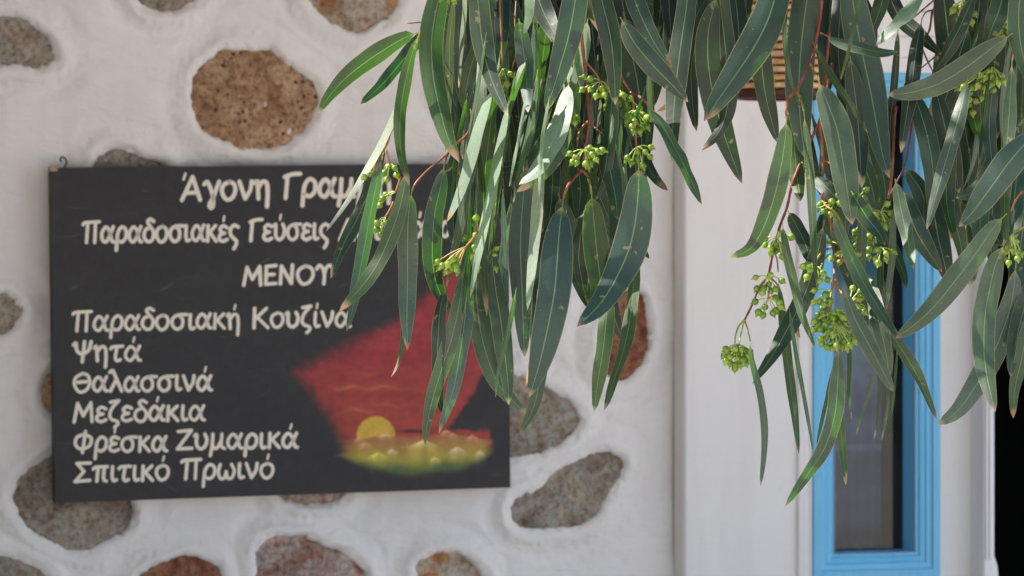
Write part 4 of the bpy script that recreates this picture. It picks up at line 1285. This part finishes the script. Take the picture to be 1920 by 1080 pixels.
 ('F',2,'m',36,.02,[(1770,340),(1785,400),(1800,450),(1806,500)],.2),
 ('F',1,'g',36,.02,[(1860,300),(1842,370),(1838,430),(1850,480)],.3),
 ('F',2,'m',40,.02,[(1925,380),(1915,450),(1905,520),(1890,560)],.2),
 ('F',1,'b',44,.02,[(1930,470),(1920,550),(1905,610),(1880,650)],.2),
 ('F',2,'m',40,.02,[(1850,420),(1836,400),(1830,380),(1822,470)],.2),
]
BR = {'L': br_left, 'M': br_mid, 'R': br_right, 'F': br_far}
for rec in LV:
    b, lay_, tone, wd, tip, pts = rec[:6]
    roll = rec[6] if len(rec) > 6 else None
    if roll is not None and random.random() < .5 and tone not in 'p':
        roll = -roll
    if tone == 'p':
        roll = -max(.55, .85 * math.acos(min(.95, wd / 42)))
    leaf(BR[b], pts, wd, tone, lay_, tip, roll)
# points kept sunlit by leaving out foliage along their sun rays
SUNNY = [(650, 145, 3.98), (705, 170, 4.17), (830, 40, 3.98), (835, 110, 3.98), (845, 200, 3.98), (770, 150, 3.98), (755, 250, 3.98), (905, 40, 3.98), (912, 110, 3.98), (752, 210, 4.08), (700, 310, 4.08), (675, 480, 4.08),
         (900, 230, 3.98), (870, 340, 3.98), (1003, 420, 3.98), (996, 510, 3.98), (1040, 250, 3.98), (1010, 315, 3.98), (1295, 20, 4.08), (1264, 165, 4.08), (1400, 120, 3.98), (1430, 10, 3.98), (1385, 60, 4.17),
         (1472, 250, 3.98), (1462, 310, 3.98), (1082, 150, 4.08), (1060, 200, 4.08), (1123, 400, 4.08), (1128, 450, 4.08), (1130, 650, 4.08), (990, 10, 3.98), (840, 2, 4.0),
         (1100, 290, 4.02), (1828, 215, 4.17), (1838, 290, 4.17), (945, 145, 4.1), (1138, 195, 4.08), (905, 440, 3.98), (1495, 310, 4.08), (1700, 40, 3.98), (1190, 230, 4.06)]
SP = [(np.array(at(*q)), .022 + .022 * ((i * 37) % 11) / 10) for i, q in enumerate(SUNNY)]
sv_ = np.array(SUN)
def shades_spot(c_, pad=0.0):
    for q, rad_ in SP:
        rel = c_ - q
        tp_ = rel @ sv_
        if tp_ > .01 and np.linalg.norm(rel - tp_ * sv_) < rad_ + pad:
            return True
    return False
# leaves further back in the spray
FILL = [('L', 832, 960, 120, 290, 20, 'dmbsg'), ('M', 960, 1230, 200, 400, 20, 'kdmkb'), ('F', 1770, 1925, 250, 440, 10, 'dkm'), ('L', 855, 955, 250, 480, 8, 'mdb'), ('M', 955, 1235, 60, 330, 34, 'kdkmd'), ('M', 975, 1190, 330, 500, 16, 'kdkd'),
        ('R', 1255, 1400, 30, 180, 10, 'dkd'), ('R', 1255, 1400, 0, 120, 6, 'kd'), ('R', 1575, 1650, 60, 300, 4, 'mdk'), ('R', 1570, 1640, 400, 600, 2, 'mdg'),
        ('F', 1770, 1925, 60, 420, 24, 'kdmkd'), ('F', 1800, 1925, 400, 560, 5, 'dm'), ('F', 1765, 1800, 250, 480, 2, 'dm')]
for b, xa, xb, ya, yb, cnt, tones in FILL:
    for k_ in range(cnt):
        x = xa + (xb - xa) * (k_ + random.random()) / cnt
        y = random.uniform(ya, yb)
        ln = random.uniform(190, 300)
        dx = random.uniform(-50, 50)
        cv = random.uniform(-22, 22)
        wd = random.uniform(26, 50)
        pts = [(x - dx, y - ln), (x - dx * .55 + cv, y - ln * .62), (x - dx * .15 + cv * .8, y - ln * .25), (x, y)]
        pts = [(min(max(p[0], xa - 5), xb + 5), p[1]) for p in pts]
        Yf = random.uniform(4.30, 4.62)
        if any(shades_spot(np.array(at(pts[0][0] + (pts[-1][0] - pts[0][0]) * f_, pts[0][1] + (pts[-1][1] - pts[0][1]) * f_, Yf)), .008) for f_ in (.15, .3, .45, .6, .75, .9)):
            continue
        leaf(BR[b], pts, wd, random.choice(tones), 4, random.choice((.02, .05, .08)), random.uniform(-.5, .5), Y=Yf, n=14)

# thin strands seen edge on
for b, xa, xb, ya, yb, cnt in (('L', 880, 955, 220, 420, 5), ('M', 960, 1230, 150, 420, 12), ('R', 1500, 1680, 200, 420, 5), ('F', 1770, 1915, 150, 400, 7)):
    for k_ in range(cnt):
        x = xa + (xb - xa) * (k_ + random.random()) / cnt; y = random.uniform(ya, yb)
        ln = random.uniform(150, 230); dx = random.uniform(-35, 35); cv = random.uniform(-14, 14)
        leaf(BR[b], [(x - dx, y - ln), (x - dx * .6 + cv, y - ln * .6), (x - dx * .2 + cv, y - ln * .25), (x, y)],
             random.uniform(6, 12), random.choice('gsodg'), 1, .04, random.uniform(1.0, 1.2) * random.choice((-1, 1)), Y=random.uniform(4.02, 4.22), n=16)
n_leaf = len([o for o in bpy.data.objects if o.name.startswith("leaf")])
# past 300 leaves: the hindmost ones of the spray become one joined part
extra = n_leaf - 298
if extra > 0:
    back = sorted([o for o in bpy.data.objects if o.name.startswith("leaf")], key=lambda o: -(o.location.y))
    back = [o for o in back if len(o.data.vertices) == 70][:extra]
    vs, fs, cs, uvl = [], [], [], []
    for o in back:
        me = o.data; b0 = len(vs)
        vs += [v.co + o.location for v in me.vertices]
        fs += [tuple(b0 + i for i in p_.vertices) for p_ in me.polygons]
        buf = np.zeros(len(me.vertices) * 4, np.float32); me.color_attributes["col"].data.foreach_get("color", buf)
        cs += [tuple(c) for c in buf.reshape(-1, 4)]
        ub = np.zeros(len(me.loops) * 2, np.float32); me.uv_layers["uv"].data.foreach_get("uv", ub)
        uvl.append(ub)
    me = mesh("back_foliage", vs, fs, True); set_cols(me, cs)
    me.uv_layers.new(name="uv").data.foreach_set("uv", np.concatenate(uvl))
    bf = link("back_foliage", me, M_LEAF, tree); bf["kind"] = "stuff"
    for o in back:
        bpy.data.objects.remove(o)
print("LEAVES", n_leaf, "joined", max(extra, 0))

# ---- buds
def bud_mesh(seed):
    rs_ = random.Random(seed)
    prof = [(.0, .0), (.0012, .0001), (.0026, .0009), (.0036, .0024), (.0040, .0040), (.0038, .0053), (.0030, .0064), (.0018, .0072), (.0011, .0083), (.0004, .0100), (0, .0106)]
    vs, fs = [], []
    n = 10
    bx_ = rs_.uniform(-.0006, .0006)
    for (r_, z) in prof:
        for j in range(n):
            a = 2 * math.pi * j / n
            rr_ = r_ * (1 + .05 * math.cos(2 * a + seed)) + .00002
            vs.append((rr_ * math.cos(a) + bx_ * (z / .01) ** 2, rr_ * math.sin(a), z * rs_.uniform(.98, 1.02)))
    for i in range(len(prof) - 1):
        for j in range(n):
            fs.append((i * n + j, i * n + (j + 1) % n, (i + 1) * n + (j + 1) % n, (i + 1) * n + j))
    me = mesh("bud", vs, fs, True)
    me.materials.append(M_BUD)
    return me
BUDS = [bud_mesh(i) for i in range(4)]
YG = (.30, .36, .07)
n_bud = 0
def cluster(hub, buds, Y=4.05, stem=None, scale=1.0, sc_col=YG):
    """hub px, list of bud centres px: stalks are one mesh, every bud its own object"""
    global n_bud
    H_ = at(hub[0], hub[1], Y)
    vs, fs, cs = [], [], []
    places = []
    for (bx, by) in buds:
        Yd = Y + random.uniform(-.012, .012)
        Pb = at(bx, by, Yd)
        d = (Pb - H_)
        ln = d.length
        dn = (d.normalized() if ln > 1e-5 else Vector((0, 0, -1)))
        dn = (dn + Vector((0, random.uniform(-.35, .35), -.28))).normalized()
        st = Pb - dn * .0045 * scale
        mid = (H_ + st) / 2 + Vector((0, random.uniform(-.002, .002), .0015))
        q = [Vector(v) for v in catmull([tuple(H_), tuple(mid), tuple(st)], 5)]
        tube(vs, fs, [p - H_ for p in q], [.00075, .0006, .0006, .0007, .0010], 5, cs, lambda t_: sc_col)
        places.append((st, dn))
    if stem:
        q = [at(p[0], p[1], Y) for p in stem] + [H_]
        q = [Vector(v) for v in catmull([tuple(p) for p in q], 8)]
        tube(vs, fs, [p - H_ for p in q], [.0011] * 8, 6, cs, lambda t_: ORA)
    me = mesh("bud_cluster", vs, fs, True); set_cols(me, cs)
    co = link("bud_cluster", me, M_TWIG, tree)
    co.location = H_ - tree_off
    for st, dn in places:
        o = bpy.data.objects.new("bud", random.choice(BUDS))
        col.objects.link(o)
        o.parent = co
        o.location = st - H_
        o.rotation_mode = 'QUATERNION'
        o.rotation_quaternion = dn.to_track_quat('Z', 'Y')
        s = scale * random.uniform(.86, 1.08)
        o.scale = (s, s, s)
        n_bud += 1

def ell(cx, cy, rx, ry, n, seed=0, mind=8.5):
    rs_ = random.Random(seed)
    out = []
    tries = 0
    while len(out) < n and tries < 4000:
        tries += 1
        a = rs_.uniform(0, 2 * math.pi); r_ = math.sqrt(rs_.random())
        p = (cx + rx * r_ * math.cos(a), cy + ry * r_ * math.sin(a))
        if all(math.hypot(p[0] - q[0], p[1] - q[1]) > mind for q in out):
            out.append(p)
    return out
cluster((731, 308), [(727, 309 + 4), (741, 316), (726, 338), (744, 329), (720, 325)], 4.08, [(724, 280), (728, 296)])
cluster((700, 322), [(682, 333), (693, 327)], 4.06)
cluster((742, 360), [(716, 373), (711, 386), (722, 366)], 4.1, [(752, 330)])
cluster((722, 408), [(715, 431), (706, 419), (714, 441), (706, 430), (724, 420)], 4.1, [(738, 378), (730, 395)])
cluster((943, 128), [(943, 150), (933, 153), (958, 140), (936, 174), (948, 166), (947, 196), (951, 158), (934, 163), (945, 180)], 4.1, [(936, -30), (938, 20), (941, 80)])
cluster((1018, 48), [(1007, 60), (1002, 77), (1033, 66), (1039, 77), (1000, 38)], 4.16)
cluster((1126, 153), [(1095, 144), (1106, 148), (1091, 169), (1106, 169), (1117, 181), (1130, 167), (1134, 180), (1140, 164)], 4.04, [(1100, 118), (1116, 136)])
cluster((1160, 170), [(1139, 190), (1137, 200), (1151, 204), (1163, 192), (1174, 194), (1183, 186), (1176, 202), (1199, 204), (1128, 178), (1168, 180)], 4.08)
cluster((1190, 208), [(1175, 217), (1184, 220), (1207, 216), (1176, 228), (1190, 229), (1214, 222), (1223, 222), (1214, 238), (1185, 238), (1187, 246), (1205, 237), (1199, 246)], 4.06)
cluster((1195, 276), [(1196, 287), (1211, 286), (1222, 277), (1220, 295), (1176, 297), (1184, 306), (1196, 300), (1206, 312)], 4.02)
cluster((1096, 281), [(1068, 289), (1077, 295), (1073, 304), (1081, 306), (1107, 278), (1111, 290), (1120, 285), (1130, 282), (1107, 298), (1118, 300), (1099, 308), (1104, 315), (1108, 306)], 4.02)
cluster((1074, 213), [(1059, 235), (1066, 227), (1083, 222), (1078, 231), (1063, 241)], 4.06)
cluster((1140, 268), [(1146, 279), (1145, 296), (1149, 288)], 4.12)
cluster((896, 433), [(883, 421), (893, 409), (873, 447), (882, 452), (884, 480), (897, 502), (891, 442), (889, 465)], 4.06, [(905, 400), (900, 420)], sc_col=(.36, .26, .06))
cluster((874, 462), [(820, 492), (829, 499), (823, 503), (836, 510), (847, 504), (858, 510), (841, 497), (849, 488), (855, 499)], 4.04, [(893, 437), (886, 448)], sc_col=(.36, .26, .06))
cluster((918, 480), [(932, 465), (929, 504), (925, 478)], 4.08)
cluster((838, -14), [(841, 2), (828, -2), (852, 1), (835, -8), (849, -9), (861, -6), (818, -8)], 4.0)
cluster((1806, 0), [(1801, 17), (1791, 13), (1795, 38), (1828, 27), (1821, 42), (1812, 10), (1786, 20), (1806, 22)], 4.12)
cluster((1882, 40), [(1885, 50), (1868, 62), (1876, 57), (1890, 60), (1862, 70), (1878, 70), (1892, 44)], 4.1)
cluster((1862, 128), ell(1856, 152, 27, 19, 15, 4, 9) + [(1795, 166), (1806, 164), (1823, 165), (1818, 176), (1841, 184)], 4.05)
cluster((1818, 188), [(1815, 196), (1826, 197), (1821, 204), (1830, 190), (1824, 212), (1817, 187)], 4.12)
cluster((1752, 232), [(1751, 250), (1757, 238), (1746, 240)], 4.14, [(1748, 222)])
cluster((1457, 446), [(1466, 437), (1484, 445), (1433, 448), (1433, 460), (1452, 458), (1444, 466), (1463, 460), (1455, 472), (1446, 474), (1466, 470), (1467, 482)], 4.06)
cluster((1440, 519), [(1415, 521), (1446, 516), (1467, 527), (1419, 542), (1432, 542), (1442, 535), (1429, 549), (1446, 547), (1455, 543)], 4.06)
cluster((1441, 561), [(1415, 566), (1454, 558), (1434, 577), (1422, 586), (1431, 592), (1450, 588), (1456, 583), (1465, 576), (1462, 568)], 4.06, [(1441, 545)])
cluster((1385, 646), ell(1383, 668, 26, 20, 20, 9, 9) + [(1378, 692), (1360, 655)], 4.05)
cluster((1531, 500), [(1513, 496), (1518, 506), (1513, 520), (1544, 513), (1537, 527), (1552, 525), (1506, 500)], 4.04)
cluster((1560, 545), [(1526, 545), (1548, 553), (1525, 568), (1537, 566), (1545, 572), (1540, 580), (1556, 565), (1552, 582), (1532, 592)], 4.04, [(1560, 525)])
cluster((1593, 570), [(1599, 540), (1614, 545), (1616, 555), (1611, 562), (1602, 562), (1615, 577), (1620, 585), (1602, 586), (1595, 600), (1618, 608), (1606, 575)], 4.03)
cluster((1562, 588), ell(1548, 608, 26, 18, 16, 21, 8) + ell(1582, 600, 22, 20, 12, 22, 8), 4.03)
cluster((1566, 610), ell(1569, 638, 36, 17, 20, 23, 8.5), 4.01)
cluster((1562, 384), [(1572, 367), (1576, 381), (1537, 383), (1543, 397), (1529, 394), (1560, 378), (1558, 402)], 4.06)
cluster((1608, 376), [(1610, 390), (1606, 384), (1624, 356), (1620, 372), (1616, 394), (1626, 354)], 4.1)
cluster((1652, 398), [(1634, 396), (1641, 403), (1647, 410), (1655, 420), (1666, 415), (1674, 421), (1662, 425), (1671, 400), (1664, 382)], 4.08)
cluster((1612, 425), [(1602, 436), (1600, 448), (1604, 462), (1630, 444), (1634, 452), (1629, 469), (1628, 483), (1638, 448)], 4.12)
cluster((1653, 466), [(1644, 469), (1675, 472), (1662, 477), (1661, 487), (1647, 494), (1642, 486)], 4.05)
cluster((1585, 468), [(1572, 477), (1593, 487), (1609, 477), (1597, 497), (1574, 493), (1559, 485), (1586, 480), (1553, 452)], 4.08)
cluster((1896, 440), [(1905, 454), (1889, 466), (1884, 474), (1882, 486), (1906, 474), (1891, 494), (1908, 487), (1915, 477), (1898, 470)], 3.97)

# ---- trunk, limb and the crown above the picture
def wtube(name, pts, rads, parent, c=(.30, .25, .20)):
    q = [Vector(v) for v in catmull(pts, 26)]
    rr_ = np.interp(np.linspace(0, 1, 26), np.linspace(0, 1, len(rads)), rads)
    vs, fs, cs = [], [], []
    tube(vs, fs, [p - tree_off for p in q], rr_.tolist(), 14, cs, lambda t_: c)
    me = mesh(name, vs, fs, True); set_cols(me, cs)
    return link(name, me, M_BARK, parent)
wtube("trunk", [(1.75, 4.7, -.05), (1.72, 4.68, 1.0), (1.62, 4.62, 2.2), (1.5, 4.5, 3.6), (1.45, 4.4, 5.0)], [.19, .15, .13, .10, .06], tree)
wtube("limb", [(1.6, 4.6, 2.35), (1.1, 4.45, 2.55), (.5, 4.3, 2.5), (-.2, 4.2, 2.42), (-.9, 4.15, 2.35)], [.06, .045, .035, .022, .010], tree)
wtube("limb", [(1.5, 4.5, 3.2), (.9, 4.3, 3.6), (.1, 4.1, 3.7), (-1.0, 4.0, 3.6)], [.06, .045, .03, .012], tree)
wtube("limb", [(-.35, 4.18, 2.4), (-.12, 4.12, 2.1), (-.09, 4.1, 1.96)], [.012, .006, .003], tree)
wtube("limb", [(.30, 4.25, 2.46), (.12, 4.12, 2.15), (.07, 4.08, 1.95)], [.014, .006, .003], tree)
wtube("limb", [(.62, 4.32, 2.5), (.40, 4.15, 2.2), (.35, 4.07, 1.96)], [.014, .006, .003], tree)
wtube("limb", [(.9, 4.4, 2.5), (.62, 4.2, 2.2), (.50, 4.15, 1.94)], [.014, .006, .003], tree)

sv = np.array(SUN)
vs, fs, cs = [], [], []
nl = 0
tries = 0
while nl < 13500 and tries < 80000:
    tries += 1
    x = rng.uniform(-4.2, 1.8); y = rng.uniform(3.3, 5.1); z = rng.uniform(1.98, 4.4)
    P = np.array((x, y, z))
    ln = rng.uniform(.14, .24); wd = rng.uniform(.024, .042)
    d = np.array((rng.normal(0, .35), rng.normal(0, .35), -1.0)); d /= np.linalg.norm(d)
    tipp = P + d * ln
    # keep wholly above the picture
    lim = CZ + (CY + 25) / F * P[1]
    if abs(x) < .9 and min(tipp[2], P[2]) < CZ + (CY + 25) / F * max(P[1], tipp[1]) + .01: continue
    if tipp[2] < 1.9: continue
    c_ = P + d * ln * .5
    if shades_spot(c_, .012): continue
    a = rng.uniform(0, 2 * math.pi)
    s1 = np.cross(d, (math.cos(a), math.sin(a), .2)); s1 /= np.linalg.norm(s1)
    nrm = np.cross(s1, d)
    b = len(vs)
    for f, wf, o_ in ((0, .05, 0), (.3, .9, .006), (.6, .8, .010), (1, .03, 0)):
        vs.append(P + d * ln * f + s1 * wd / 2 * wf + nrm * o_ - np.array(tree_off))
        vs.append(P + d * ln * f - s1 * wd / 2 * wf + nrm * o_ - np.array(tree_off))
        tn = TONES['dmbg'[nl % 4]]
        cs += [tn, tn]
    for i in range(3):
        fs.append((b + 2 * i, b + 2 * i + 1, b + 2 * i + 3, b + 2 * i + 2))
    nl += 1
me = mesh("crown", vs, fs, True); set_cols(me, cs)
ul = me.uv_layers.new(name="uv")
cr = link("crown", me, M_LEAF, tree)
cr["kind"] = "stuff"
print("leaves", len([o for o in bpy.data.objects if o.name.startswith("leaf")]), "buds", n_bud, "crown", nl)
